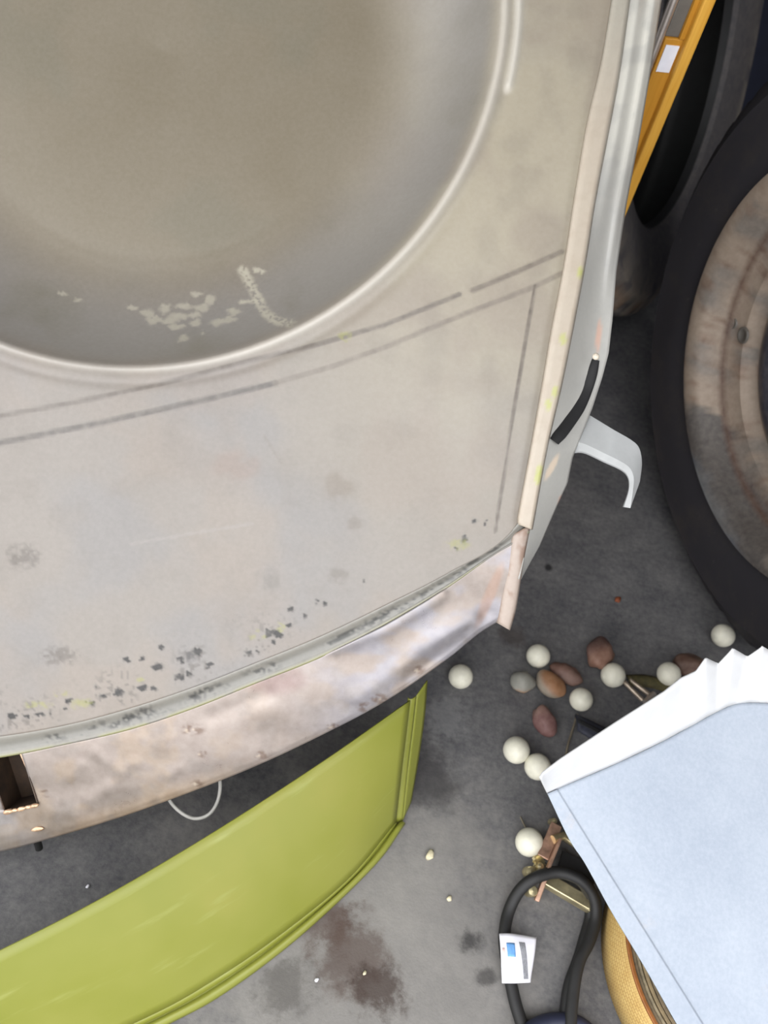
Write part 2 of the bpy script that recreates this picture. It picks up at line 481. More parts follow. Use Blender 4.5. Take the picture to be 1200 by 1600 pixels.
def blend(c, col, a):
    return c*(1-a[..., None]) + srgb(col)*a[..., None]
def panel_paint(X, Y, rr):
    c = np.ones(X.shape+(3,))*srgb((164, 158, 151))
    n1 = fbm(X/170+3, Y/170+9); n2 = fbm(X/45+40, Y/45+7)
    c = blend(c, (206, 198, 176), 0.9*sstep(300, 760, X)*sstep(1000, 300, Y))  # upper right painted lighter to make up for missing light there
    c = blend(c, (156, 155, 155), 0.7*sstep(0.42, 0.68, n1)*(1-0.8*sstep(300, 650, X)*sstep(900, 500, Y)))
    c = blend(c, (172, 160, 148), 0.45*sstep(0.5, 0.75, fbm(X/120+90, Y/120+55)))
    c = blend(c, (142, 135, 126), 0.2*sstep(0.5, 0.8, n2))
    # dish paint: tan floor; walls lightened to stand in for side light
    ind = sstep(DR-4, DR-30, rr)
    c = blend(c, (148, 139, 119), ind*(0.15+0.85*sstep(520, 330, rr)))
    c = blend(c, (166, 164, 160), ind*sstep(380, 540, rr)*0.85)
    c = blend(c, (138, 134, 116), 0.5*ind*sstep(0.5, 0.75, fbm(X/150+5, Y/150+70)))
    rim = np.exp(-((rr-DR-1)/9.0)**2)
    c = blend(c, (244, 240, 230), 0.75*rim*(0.45+0.55*sstep(150, 420, X)))  # painted highlight on the rim bead, stronger to the right
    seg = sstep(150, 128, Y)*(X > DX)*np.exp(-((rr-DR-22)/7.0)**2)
    c = blend(c, (250, 248, 238), 0.85*seg)  # the painted highlight continued on the short second bead
    # pencil lines
    gr = 0.55+0.6*fbm(X/9, Y/9, 2)
    out = 1-sstep(DR+8, DR-2, rr)
    def line(c, poly, w, col, a, lo=None):
        d = seg_dist(X, Y, poly)
        k = a*sstep(w, w*0.35, d)*np.clip(gr, 0, 1)*out
        return blend(c, col, np.clip(k, 0, 1))
    c = line(c, [(-600, 742), (-300, 700), (0, 650), (120, 628), (250, 600), (380, 566), (500, 537), (600, 508), (718, 460)], 5.5, (122, 114, 106), 0.9)
    c = line(c, [(738, 454), (800, 428), (878, 393)], 6, (128, 118, 108), 0.85)
    c = line(c, [(-600, 800), (-300, 747), (0, 692), (160, 660), (300, 629), (430, 599)], 6.5, (112, 107, 102), 1.0)
    c = line(c, [(430, 599), (520, 572), (600, 543), (720, 493), (835, 448), (880, 426)], 6, (140, 130, 120), 0.75)
    c = line(c, [(836, 446), (804, 633), (774, 831)], 3.4, (112, 102, 92), 1.0)
    c = line(c, [(205, 850), (290, 835), (395, 818)], 3.5, (178, 174, 170), 0.5)
    c = line(c, [(412, 680), (425, 700), (438, 722)], 3, (150, 142, 136), 0.6)
    # smudges
    def blot(c, x, y, sx, sy, col, a, thr=0.45, sc=5.0):
        g = np.exp(-((X-x)/sx)**2-((Y-y)/sy)**2)
        return blend(c, col, np.clip(a*sstep(thr, thr+0.6, g*(0.2+1.5*fbm(X/sc+x, Y/sc+y, 2))), 0, 1))
    c = blot(c, 36, 870, 30, 22, (110, 103, 96), 0.7, 0.3)
    c = blot(c, 94, 1025, 36, 18, (112, 105, 98), 0.7, 0.3)
    c = blot(c, 300, 1024, 16, 12, (80, 78, 78), 0.9, 0.3)
    c = blot(c, 526, 764, 26, 26, (146, 134, 120), 0.5, 0.2, 20)
    c = blot(c, 555, 818, 16, 12, (138, 128, 118), 0.5, 0.2, 10)
    c = blot(c, 528, 900, 18, 14, (128, 121, 112), 0.6, 0.25, 8)
    c = blot(c, 370, 728, 40, 24, (164, 146, 136), 0.5, 0.2, 20)
    c = blot(c, 420, 905, 24, 18, (136, 131, 124), 0.5, 0.25, 8)
    # rust pits above the seam
    pits = [(18, 1118, 7, 5), (42, 1121, 6, 3), (63, 1117, 9, 3), (102, 1106, 6, 4), (108, 1094, 7, 3), (142, 1100, 6, 4), (130, 1094, 4, 3),
            (162, 1090, 5, 4), (186, 1083, 9, 5), (222, 1076, 8, 5), (239, 1075, 5, 5), (199, 1032, 6, 5), (224, 1028, 5, 3), (247, 1043, 9, 7), (252, 1012, 4, 4),
            (282, 1030, 6, 4), (280, 1058, 8, 5), (295, 1053, 6, 4), (326, 1044, 5, 3), (308, 1018, 9, 7), (388, 1022, 7, 5), (418, 989, 6, 6),
            (432, 990, 12, 5), (426, 1005, 4, 6), (453, 952, 5, 5), (452, 978, 5, 4), (497, 940, 3, 3), (508, 944, 3, 3), (478, 962, 3, 3),
            (404, 1018, 4, 3), (328, 1040, 6, 4), (726, 842, 4, 8), (727, 846, 5, 4), (742, 811, 5, 4), (758, 818, 3, 4), (714, 856, 3, 3),
            (569, 909, 2, 3), (508, 943, 3, 2), (82, 1114, 3, 3), (150, 1072, 3, 3), (64, 1092, 3, 2)]
    wx = X + 5*(fbm(X/7+8, Y/7+2, 2)-0.5)*2; wy = Y + 5*(fbm(X/7+60, Y/7+33, 2)-0.5)*2
    for x, y, sx, sy in pits:
        sx *= 0.8; sy *= 0.85
        g = ((wx-x)/sx)**2+((wy-y)/sy)**2
        c = blend(c, (156, 152, 146), 0.35*sstep(4.5, 1.2, g))
        c = blend(c, (34, 31, 30), 1.0*sstep(1.6, 0.8, g))
    dl = fLU(X)-Y
    sp = sstep(0.66, 0.78, vnoise(X/5.0, Y/5.0))*sstep(105, 30, dl)*sstep(2, 14, dl)*sstep(520, 380, X)*sstep(0.4, 0.62, fbm(X/60, Y/60))
    c = blend(c, (104, 98, 92), 0.6*sp)
    for x, y, sx, sy in [(98, 1083, 12, 6), (128, 1098, 15, 8), (220, 1060, 6, 4), (400, 992, 14, 6), (437, 980, 10, 6), (60, 1102, 20, 6), (715, 850, 18, 10), (540, 525, 10, 8)]:
        g = ((wx-x)/sx)**2+((wy-y)/sy)**2
        c = blend(c, (176, 180, 84), 0.5*sstep(1.6, 0.3, g)*sstep(0.3, 0.6, fbm(X/6, Y/6, 2)))
    # bare flakes in the dish
    chips = [(200, 465, 11, 7), (230, 456, 10, 8), (262, 452, 14, 5), (292, 455, 12, 7), (304, 441, 9, 7), (280, 428, 10, 5), (256, 472, 17, 6), (215, 478, 12, 6),
             (286, 486, 9, 6), (325, 486, 12, 8), (345, 482, 10, 6), (352, 468, 12, 5), (345, 462, 6, 5), (240, 482, 14, 5), (272, 515, 7, 7), (174, 453, 7, 4),
             (255, 493, 14, 4), (284, 470, 9, 5), (303, 507, 4, 4), (56, 432, 8, 2.5), (82, 441, 5, 3)]
    for x, y, sx, sy in chips:
        g = ((wx-x)/sx)**2+((wy-y)/sy)**2
        c = blend(c, (220, 216, 198), 0.62*sstep(2.1, 0.35, g))
    for poly, w in (([(358, 385), (372, 412), (388, 440), (402, 470), (425, 492), (452, 502)], 13), ([(360, 448), (395, 446)], 7), ([(380, 386), (392, 390)], 8)):
        d = seg_dist(X, Y, poly)
        k = sstep(w, w*0.3, d+4*(fbm(X/5, Y/5, 2)-0.4))*sstep(0.25, 0.5, fbm(X/4+9, Y/4+2, 2))
        c = blend(c, (220, 216, 198), 0.85*k)
    return c
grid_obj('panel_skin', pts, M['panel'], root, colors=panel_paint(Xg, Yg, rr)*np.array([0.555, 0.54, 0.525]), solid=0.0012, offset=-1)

# rolled hem down the right side
ys = np.concatenate([np.linspace(-750, -20, 40), np.linspace(-10, 823, 170)])
K = 9
tt = np.linspace(0, 1, K)
xh, xo = fxh(np.minimum(ys, 812))-1.5, fxo(ys)
hx = xh[:, None]*(1-tt)+xo[:, None]*tt
hy = ys[:, None] + np.clip((ys[:, None]-690)/125, 0, 1)*(tt*9-4)
hd = base(hx, hy)+0.0008 - 0.0026*sstep(0, 0.22, tt)*sstep(1.0, 0.86, tt) + 0.004*sstep(0.86, 1.0, tt)
cc = np.ones(hx.shape+(3,))*srgb((196, 183, 166))
nn = fbm(hx/14, hy/14)
cc = blend(cc, (186, 170, 152), sstep(0.45, 0.7, nn)*0.4)
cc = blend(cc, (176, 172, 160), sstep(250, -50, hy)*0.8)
for x, y in ((906, 425), (867, 612), (857, 632), (843, 735), (840, 748), (880, 530)):
    cc = blend(cc, (190, 198, 90), 0.6*sstep(1.4, 0.4, ((hx-x)/5)**2+((hy-y)/10)**2))
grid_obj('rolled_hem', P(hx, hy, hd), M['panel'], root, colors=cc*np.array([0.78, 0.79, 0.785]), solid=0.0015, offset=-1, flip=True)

# side flange (grey, turned back behind the hem)
ys = np.concatenate([np.linspace(-750, -20, 40), np.linspace(-10, 905, 200)])
K = 16
tt = np.linspace(0, 1, K)
xin = np.where(ys < 818, fxo(np.minimum(ys, 818))-3, 828-(ys-818)*0.19)
xin = np.minimum(xin, fxf(ys)-1)
fx = xin[:, None]*(1-tt)+fxf(ys)[:, None]*tt
fy = np.repeat(ys[:, None], K, 1)
bead = np.exp(-((tt-0.78)/0.13)**2)*sstep(520, 300, ys)[:, None] + 0.8*np.exp(-((tt-0.3)/0.16)**2)*sstep(420, 200, ys)[:, None]
cove = np.sin(np.pi*tt)[None, :]*sstep(300, 480, ys)[:, None]*sstep(700, 560, ys)[:, None]
fd = base(fx, fy)+0.008+0.022*tt**1.3 - 0.006*bead + 0.010*cove
cc = np.ones(fx.shape+(3,))*srgb((156, 155, 150))
cc = blend(cc, (200, 198, 188), sstep(380, 120, fy)*0.9)  # top lightened to make up for the little light the flange gets
cc = blend(cc, (144, 144, 142), 0.3*sstep(0.5, 0.7, fbm(fx/30, fy/30)))
cc = blend(cc, (186, 150, 132), 0.8*sstep(1.3, 0.3, ((fx-935-0.05*(530-fy))/5)**2+((fy-525)/28)**2))
cc = blend(cc, (204, 186, 164), 0.8*sstep(1.3, 0.3, ((fx-862-0.5*(730-fy))/6)**2+((fy-730)/22)**2))
cc = blend(cc, (176, 130, 110), 0.7*sstep(1.3, 0.3, ((fx-877)/5)**2+((fy-785)/12)**2))
flange_depth = lambda x, y: base(x, y)+0.008+0.022*np.clip((x-fxo(y)+3)/(fxf(y)-fxo(y)+3), 0, 1)**1.3
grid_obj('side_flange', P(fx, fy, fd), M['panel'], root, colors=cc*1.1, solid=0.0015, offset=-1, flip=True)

# slot with black strip in the flange
cl = resample([(931, 562), (921, 596), (905, 632), (885, 664), (866, 690)], 30)
tn = np.gradient(cl, axis=0); tn /= np.linalg.norm(tn, axis=1)[:, None]
nr = np.stack([-tn[:, 1], tn[:, 0]], 1)
wd = np.interp(np.linspace(0, 1, 30), [0, 0.1, 0.55, 0.9, 1], [6.0, 8.0, 11.5, 10.5, 8.0])
prof = [(-1, 0.004), (-1, -0.0015), (-0.7, -0.0028), (0.7, -0.0028), (1, -0.0015), (1, 0.004)]
sp = []
for a, hgt in prof:
    q = cl + nr*(wd*a)[:, None]
    ce = flange_depth(cl[:, 0], cl[:, 1]) + 0.010*sstep(480, 520, cl[:, 1])*sstep(700, 600, cl[:, 1])
    sp.append(P(q[:, 0], q[:, 1], ce + hgt - 0.0025))
o = grid_obj('black_strip', np.array(sp).transpose(1, 0, 2), M['black'], root, flip=False)
o['label'] = 'black strip in the side slot'
# bright end of the slot
q = P(931, 557, 0.720+D0-0.68)
vs = lathe_pts([(0.0001, 0.0022), (0.002, 0.0014), (0.003, 0.0), (0.0024, -0.002), (0.0001, -0.003)], q, -v, 14)
grid_obj('slot_rivet', vs, M['hem'], root, cn=True)

# hooked bracket
Lp = resample([(880, 712), (898, 708), (914, 709), (942, 722), (966, 733), (977, 741), (982, 752), (981, 768), (973, 792)], 40)
Lt = resample([(882, 694), (900, 691), (914, 694), (944, 708), (970, 721), (984, 731), (990, 746), (989, 766), (985, 794)], 40)
Up = resample([(900, 648), (918, 648), (930, 654), (958, 671), (984, 686), (997, 697), (1002, 712), (1003, 728), (1000, 752)], 40)
ss = np.linspace(0, 1, 40)
d0 = np.interp(ss, [0, 0.16, 0.4, 1], [0.7435, 0.737, 0.729, 0.733])+D0-0.68
rows = [P(Lp[:, 0], Lp[:, 1], d0+0.004), P(Lp[:, 0]*0.85+Lt[:, 0]*0.15, Lp[:, 1]*0.85+Lt[:, 1]*0.15, d0+0.0025), P(Lp[:, 0]*0.1+Lt[:, 0]*0.9, Lp[:, 1]*0.1+Lt[:, 1]*0.9, d0+0.0003)]
for t in np.linspace(0, 1, 7):
    q = Lt*(1-t)+Up*t
    rows.append(P(q[:, 0], q[:, 1], d0+0.008*t))
rows.append(P(Up[:, 0], Up[:, 1], d0+0.013))
rows.append(P(Lp[:, 0], Lp[:, 1], d0+0.009))
rw = np.array(rows)
nr_, mc_ = rw.shape[:2]
fs = grid_faces(nr_, mc_, True, False)
fs.append(tuple(k*mc_ for k in range(nr_))); fs.append(tuple(k*mc_+mc_-1 for k in range(nr_))[::-1])
o = mesh_obj('hook_bracket', rw.reshape(-1, 3), fs, M['hook'], root, True, autosmooth=35)
o['label'] = 'grey hooked bracket on the right edge'

# stepped seam along the bottom
xs = np.concatenate([np.linspace(-640, -40, 50), np.linspace(-30, 813, 220)])
tt = np.linspace(0, 1, 11)
f01 = (xs+640)/(813+640)
xlow = xs+15*sstep(500, 813, xs)
sx = xs[:, None]*(1-tt)+xlow[:, None]*tt
y0 = fLU(xs)-1.5; y1 = fLL(xlow)+1
sy = y0[:, None]*(1-tt)+y1[:, None]*tt
step_rel = 0.0003 + 0.0017*tt - 0.0004*np.exp(-((tt-0.12)/0.12)**2) + 0.0050*sstep(0.12, 0.5, tt) - 0.0022*np.exp(-((tt-0.93)/0.09)**2)
sd = base(sx, sy)+step_rel
cc = np.ones(sx.shape+(3,))*srgb((158, 158, 150))
cc = blend(cc, (146, 148, 143), 0.7*sstep(0.25, 0.45, tt)[None, :]*sstep(0.85, 0.7, tt)[None, :]*np.ones(sx.shape))
spk = sstep(0.5, 0.62, vnoise(sx/4.0, sy/4.0))*sstep(0.45, 0.6, fbm(sx/45+4, sy/45))*np.exp(-((tt-0.5)/0.25)**2)[None, :]
cc = blend(cc, (70, 72, 72), 0.8*spk)
for x, y, a, b in ((770, 856, 17, 6), (735, 877, 17, 6), (535, 995, 34, 5), (590, 968, 20, 5), (200, 1122, 40, 6), (310, 1083, 20, 4)):
    dxx = (sx-x)*0.88+(y-sy)*0.47; dyy = (sy-y)*0.88+(sx-x)*0.47
    cc = blend(cc, (62, 64, 64), 0.8*sstep(1.4, 0.3, (dxx/a)**2+(dyy/b)**2)*sstep(0.35, 0.55, vnoise(sx/3.5, sy/3.5)))
cc = blend(cc, (190, 196, 92), 0.7*(np.exp(-((tt-0.97)/0.06)**2)[None, :]*sstep(0.45, 0.6, fbm(sx/60+50, sy/60))))
grid_obj('stepped_seam', P(sx, sy, sd), M['panel'], root, colors=cc*np.array([0.66, 0.63, 0.62]), solid=0.0012, offset=-1)

# lower lip with its cut-out slot
xt = np.unique(np.concatenate([np.linspace(-690, -40, 46), np.linspace(-20, 33, 19), np.linspace(33, 819, 230)]))
tt = np.unique(np.concatenate([np.linspace(0, 0.585, 26), np.linspace(0.585, 1, 20)]))
xb = xt+47-np.clip(xt+20, 0, 900)*(76/839.0)
X = xt[:, None]*(1-tt)+xb[:, None]*tt
# lower edge with the small notch at the right-hand corner
yB = fLB(xb)
yB = yB + np.where(xb > 770, (xb-778)*0.9, 0)*0 + np.interp(xb, [765, 778, 786, 792, 796], [0, -1, 6, 14, 18])
Y = fLL(xt)[:, None]*(1-tt)+yB[:, None]*tt
wav = (fbm(X/120+11, Y/85+3, 2)-0.5)*0.008*np.sin(np.pi*np.clip(tt, 0, 1))[None, :]
ldep = base(X, Y)+0.006+0.012*tt[None, :]**1.4+0.0*X + wav
for poly_, w_, a_ in (([(560, 1090), (620, 1045), (660, 1010), (740, 972)], 16, -0.0030), ([(520, 1012), (600, 985), (690, 930)], 12, -0.0024), ([(640, 1060), (700, 1012), (760, 960)], 12, 0.0022),
                       ([(150, 1178), (190, 1205), (212, 1190)], 11, -0.0008), ([(140, 1250), (168, 1232)], 11, -0.0008), ([(262, 1212), (282, 1200)], 9, -0.0008), ([(110, 1215), (125, 1195)], 9, -0.0007), ([(330, 1120), (420, 1085)], 14, 0.0018)):
    ldep += a_*np.exp(-(seg_dist(X, Y, poly_)/w_)**2)
ldep += 0.001*sstep(0.93, 1.0, tt)[None, :]
cc = np.ones(X.shape+(3,))*srgb((166, 154, 146))
cc = blend(cc, (158, 160, 172), 0.7*sstep(420, 600, X)*sstep(0.4, 0.6, fbm(X/70+7, Y/40+70)))  # bluish sky reflection painted into the right half
cc = blend(cc, (178, 180, 186), 0.6*sstep(60, -10, X))
cc = blend(cc, (146, 118, 116), 0.6*sstep(1.5, 0.2, ((X-425)/55)**2+((Y-1062)/24)**2))
cc = blend(cc, (180, 160, 138), 0.55*sstep(0.5, 0.7, fbm(X/50+60, Y/40+12))*sstep(520, 200, X))
cc = blend(cc, (188, 164, 138), 0.8*sstep(0.75, 1.0, tt)[None, :]*sstep(60, 110, X)*sstep(450, 250, X))
cc = blend(cc, (146, 138, 132), 0.4*sstep(0.55, 0.7, fbm(X/35+6, Y/30+42)))
cc = blend(cc, (172, 136, 116), 0.6*sstep(1.4, 0.3, ((X-765-0.4*(930-Y))/10)**2+((Y-930)/50)**2))
for x, y, a, b in ((655, 1047, 9, 7), (594, 1092, 14, 8), (570, 1105, 12, 8), (520, 1136, 10, 6), (410, 1180, 12, 7), (308, 1224, 10, 6), (300, 1140, 20, 9), (318, 1178, 9, 6), (70, 1240, 9, 6)):
    g = ((X-x)/a)**2+((Y-y)/b)**2
    cc = blend(cc, (104, 76, 58), 0.7*sstep(1.5, 0.4, g)*sstep(0.35, 0.6, fbm(X/5+x, Y/5, 2)))
    cc = blend(cc, (206, 190, 170), 0.8*sstep(1.0, 0.2, ((X-x+4)/(a*0.5))**2+((Y-y-1)/(b*0.5))**2)*sstep(0.45, 0.6, fbm(X/5+3, Y/5+x, 2)))
mask = np.zeros((len(xt)-1, len(tt)-1), bool)
mi = (xt[:-1] >= -20.01) & (xt[1:] <= 33.01); mj = (tt[1:] <= 0.5851)
mask[np.ix_(mi, mj)] = True
lip = grid_obj('lower_lip', P(X, Y, ldep), M['lip'], root, colors=cc*0.72, solid=0.0014, offset=-1, mask=mask)
# dark pocket behind the slot
qa = [(-20, 0), (33, 0), (33, 0.585), (-20, 0.585)]
def lippt(a, t, dz):
    x = a*(1-t)+(a+47-max(a+20, 0)*(76/839.0))*t
    y = float(fLL(np.array(a)))*(1-t)+float(fLB(np.array(a+47-max(a+20, 0)*(76/839.0))))*t
    return P(x, y, float(base(x, y))+0.006+0.012*t**1.4)+v*dz
f1 = [lippt(a, t, 0.0008) for a, t in qa]; f2 = [lippt(a, t, 0.035) for a, t in qa]
pocket = mesh_obj('slot_pocket', f1+f2, [(4, 5, 6, 7), (0, 1, 5, 4), (1, 2, 6, 5), (2, 3, 7, 6), (3, 0, 4, 7)], M['pocket'], root, False, solid=0.0012, offset=1); pocket['label'] = 'dark brown pocket behind the slot'
tabp = [lippt(20, 0.03, 0.012), lippt(30, 0.03, 0.012), lippt(31, 0.26, 0.012), lippt(23, 0.24, 0.012)]
tabq = [p+v*0.002 for p in tabp]
mesh_obj('latch_tab', tabp+tabq, [(3, 2, 1, 0), (4, 5, 6, 7), (0, 1, 5, 4), (1, 2, 6, 5), (2, 3, 7, 6), (3, 0, 4, 7)], M['burr'], pocket, False)
rnd = random.Random(4)
def blob(name, c, rx, ry, rz, ax, mat, parent, amp=0.25, seed=0, sub=2, freq=2.0, colors=None):
    """irregular lump: ax = three axis vectors"""
    import bmesh
    bm = bmesh.new(); bmesh.ops.create_icosphere(bm, subdivisions=sub, radius=1.0)
    from mathutils import noise
    vs = []; raw = []
    for w in bm.verts:
        k = 1+amp*noise.noise(w.co*freq+Vector((seed*7.3, seed*3.1, seed)))
        q = np.array(w.co)*k
        raw.append(np.array(w.co))
        vs.append(np.array(c)+ax[0]*q[0]*rx+ax[1]*q[1]*ry+ax[2]*q[2]*rz)
    fs = [tuple(x.index for x in f.verts) for f in bm.faces]
    bm.free()
    return mesh_obj(name, vs, fs, mat, parent, True, colors=None if colors is None else np.array([colors(p) for p in raw]))
dirL = (lippt(33, 0.585, 0)-lippt(-20, 0.585, 0)); dirL /= np.linalg.norm(dirL)
up2 = np.cross(v, dirL)
for k, (a, s) in enumerate(((-14, 1.0), (-4, 0.75), (8, 0.9), (20, 0.8), (29, 0.9))):
    blob('weld_bead', lippt(a, 0.598, -0.001), 0.0045*s, 0.0022*s, 0.0022*s, (dirL, up2, v), M['burr'], lip, 0.4, k, 2)
blob('weld_spot', lippt(22, 0.86, -0.0005), 0.0055, 0.0022, 0.001, (dirL, up2, v), M['burr'], lip, 0.3, 9, 2)
# rolled edge strip at the lip's right end
el = resample([(827, 820), (818, 866), (811, 910), (804, 952), (795, 984)], 30)
er = resample([(800, 836), (796, 872), (788, 915), (783, 940), (777, 972)], 30)
rows = []
for t in np.linspace(0, 1, 8):
    q = er*(1-t)+el*t
    rows.append(P(q[:, 0], q[:, 1], base(q[:, 0], q[:, 1])+0.012+0.012*np.linspace(0, 1, 30)**1.4-0.0030*np.sin(np.pi*t)**0.4-0.004))
rw = np.array(rows)
n3 = fbm(np.linspace(0, 9, 30)[None, :]+np.zeros((8, 1)), np.linspace(0, 2, 8)[:, None]+np.zeros((1, 30)))
cc = blend(np.ones((8, 30, 3))*srgb((192, 174, 160)), (156, 124, 104), 0.7*sstep(0.55, 0.7, n3))
grid_obj('lip_end_hem', rw, M['panel'], root, colors=cc*np.array([0.70, 0.71, 0.72]), solid=0.0015, offset=1)
# bolt stub under the lip
qb = P(57, 1312, 0.735+D0-0.68)
tube_obj('bolt_stub', [qb, qb+u*-0.006+v*0.004, qb+u*-0.010+v*0.006], 0.0032, M['black'], lip, 10)

# props that carry the panel, out of sight behind it
for side, px, py in (('left', 120, 250), ('right', 430, 330)):
    rl, _ = dish(np.array(float(px)), np.array(float(py)))
    top = P(px, py, float(base(px, py)))+v*(float(rl)+0.0013)
    t2 = top + np.array([0, 0, -0.012])
    pr = thing('wooden_prop', '%s pine stick with a square foot, propping the body panel from behind' % side, 'prop', (t2[0], t2[1], 0), 'props under the body panel')
    hgt = t2[2]
    box_obj('post', (t2[0], t2[1], hgt/2), (0.02, 0, 0), (0, 0.012, 0), (0, 0, hgt/2), M['timber'], pr, 0.001)
    box_obj('foot', (t2[0], t2[1], 0.01), (0.05, 0, 0), (0, 0.05, 0), (0, 0, 0.01), M['timber'], pr, 0.001)

# ------------------------------------------------------------------ lime green valance
gb = thing('green_valance', 'curved lime green car valance standing on the floor below the grey panel', 'car panel', G(450, 1470)*np.array([1, 1, 0]))
Epx = resample([(-420, 1900), (-150, 1800), (60, 1700), (257, 1602), (350, 1551), (467, 1463), (583, 1353), (632, 1286)], 90)
Kpx = resample([(-440, 1850), (-170, 1760), (40, 1670), (230, 1587), (325, 1535), (425, 1468), (540, 1375), (617, 1284)], 90)
Tpx = resample([(-470, 1690), (-300, 1620), (-150, 1555), (0, 1484), (160, 1402), (330, 1302), (500, 1192), (640, 1094)], 90)
ZT = 0.125
E3 = np.array([G(x, y, 0.001) for x, y in Epx]); K3 = np.array([G(x, y, 0.012) for x, y in Kpx]); T3 = np.array([G(x, y, ZT) for x, y in Tpx])
rows = []
for t in np.linspace(0, 1, 14):
    q = T3*(1-t)+K3*t
    bul = 0.006*math.sin(math.pi*t)
    rows.append(q+np.array([0, -bul, bul*0.3]))
skin = np.array(rows)
grid_obj('valance_skin', skin, M['green'], gb, solid=0.0014, offset=-1)
cr = []
for t in np.linspace(0, 1, 9):
    cr.append(K3*(1-t)+E3*t + np.array([0, 0, 1.0])*(-0.004*math.sin(math.pi*min(1, t*1.6)) + 0.004*math.exp(-((t-0.75)/0.2)**2)))
low = np.array(cr); low[..., 2] = np.maximum(low[..., 2], 0.0012)
grid_obj('bottom_flange', low, M['green'], gb, solid=0.0012, offset=-1)
# end bead and return flange
a0 = np.array([(637, 1090), (631, 1140), (622, 1205), (613, 1278)], float); a1 = np.array([(651, 1088), (645, 1140), (637, 1205), (629, 1284)], float); a2 = np.array([(665, 1081), (661, 1135), (652, 1200), (640, 1270)], float)
def zz(n): return np.linspace(ZT, 0.004, n)
def strip3(A_, n=24):
    q = resample(A_, n); return np.array([G(x, y, z) for (x, y), z in zip(q, zz(n))])
s0, s1, s2 = strip3(a0), strip3(a1), strip3(a2)
rows = [s0*(1-t)+s1*t+np.array([-0.2, -0.9, 0.3])*0.0035*math.sin(math.pi*t) for t in np.linspace(0, 1, 7)]
grid_obj('end_bead', np.array(rows), M['green'], gb, solid=0.001, offset=-1, flip=False)
rows = [s1*(1-t)+s2*t+np.array([0.0, 0.012, -0.00])*t for t in np.linspace(0, 1, 5)]
rw = np.array(rows); rw[..., 2] = np.maximum(rw[..., 2], 0.0015)
grid_obj('end_flange', rw, M['green'], gb, solid=0.001, offset=-1)

# ------------------------------------------------------------------ blue-grey tray-like panel
PA = G(870, 1245, 0.205); PB = G(1200, 1098, 0.205); PC = G(1060, 1600, 0.150)
n_t = np.cross(PB-PA, PC-PA); n_t /= np.linalg.norm(n_t)
if n_t[2] < 0: n_t = -n_t
tr = thing('primed_panel', 'pale blue grey primed car panel with white upturned edge, leaning low over the floor', 'car panel', G(1150, 1500)*np.array([1, 1, 0]))
inner = resample_at([(855, 1240), (889, 1225), (964, 1193), (1039, 1157), (1114, 1116), (1147, 1101), (1170, 1098), (1200, 1099), (1260, 1106), (1340, 1118)], np.linspace(0, 1, 240)**1.7)
botm = resample_at([(1076, 1630), (1120, 1630), (1200, 1630), (1290, 1630), (1400, 1630), (1460, 1630), (1480, 1630), (1500, 1630), (1530, 1630), (1560, 1630)], np.linspace(0, 1, 240)**1.7)
left = resample([(855, 1240), (889, 1311), (915, 1351), (956, 1426), (1005, 1508), (1057, 1600), (1076, 1630)], 90)
In3 = np.array([onplane(x, y, PA, n_t) for x, y in inner])
L3 = np.array([onplane(x, y, PA, n_t) for x, y in left])
dirR = In3[-1]-In3[0]
# Coons-like sheet: left edge swept along the top edge
wid = np.linspace(0, 1, 240)**1.7
sheet = np.zeros((240, 90, 3))
blen = np.array([onplane(x, y, PA, n_t) for x, y in botm])
for j in range(90):
    t = j/89.0
    sheet[:, j] = In3*(1-t)+blen*t + (L3[j]-(In3[0]*(1-t)+blen[0]*t))*(1-wid)[:, None]
bl = [(876, 1243), (896, 1259), (930, 1315), (964, 1367), (1020, 1461), (1099, 1600), (1125, 1644)]
B3 = np.array([onplane(x, y, PA, n_t) for x, y in resample(bl, 80)])
jj = np.arange(90)
# side of the bead: area right of it sits a touch higher
e = (B3[-1]-B3[0]); e /= np.linalg.norm(e); nl = np.cross(n_t, e)
sd = (sheet-B3[0])@nl
if ((sheet[200, 40]-B3[0])@nl) < 0: sd = -sd
hgt = 0.0013*sstep(0.0012, -0.0012, sd)
sheet2 = sheet+hgt[..., None]*n_t
# refine columns near the bead
grid_obj('tray_skin', sheet2, M['blue'], tr, solid=0.0014, offset=-1, flip=False)
outer = np.array([(845, 1216), (849, 1208), (877, 1187), (964, 1129), (1039, 1081), (1065, 1060), (1089, 1049), (1104, 1028), (1123, 1037), (1146, 1013), (1168, 1026), (1192, 1010), (1216, 1024), (1240, 1008), (1264, 1024), (1290, 1010), (1330, 1022), (1370, 1030)], float)
innk = np.array([(855, 1240), (860, 1238), (889, 1225), (964, 1193), (1039, 1157), (1066, 1142), (1088, 1131), (1104, 1121), (1120, 1113), (1136, 1105), (1150, 1100.5), (1170, 1098), (1186, 1098), (1204, 1099), (1222, 1101), (1240, 1103), (1290, 1110), (1340, 1118)], float)
out = resample(outer, 160, False); ink = []
s_out = np.concatenate([[0], np.cumsum(np.linalg.norm(np.diff(outer, axis=0), axis=1))])
ink = np.stack([np.interp(np.linspace(0, s_out[-1], 160), s_out, innk[:, k]) for k in (0, 1)], 1)
UP = 0.034
rows = []
par = np.linspace(0, s_out[-1], 160)
pk = np.interp(par, s_out, [0, 0, 0, 0, 0, 0, 0, 1, -1, 1, -1, 1, -1, 1, -1, 1, 0, 0])
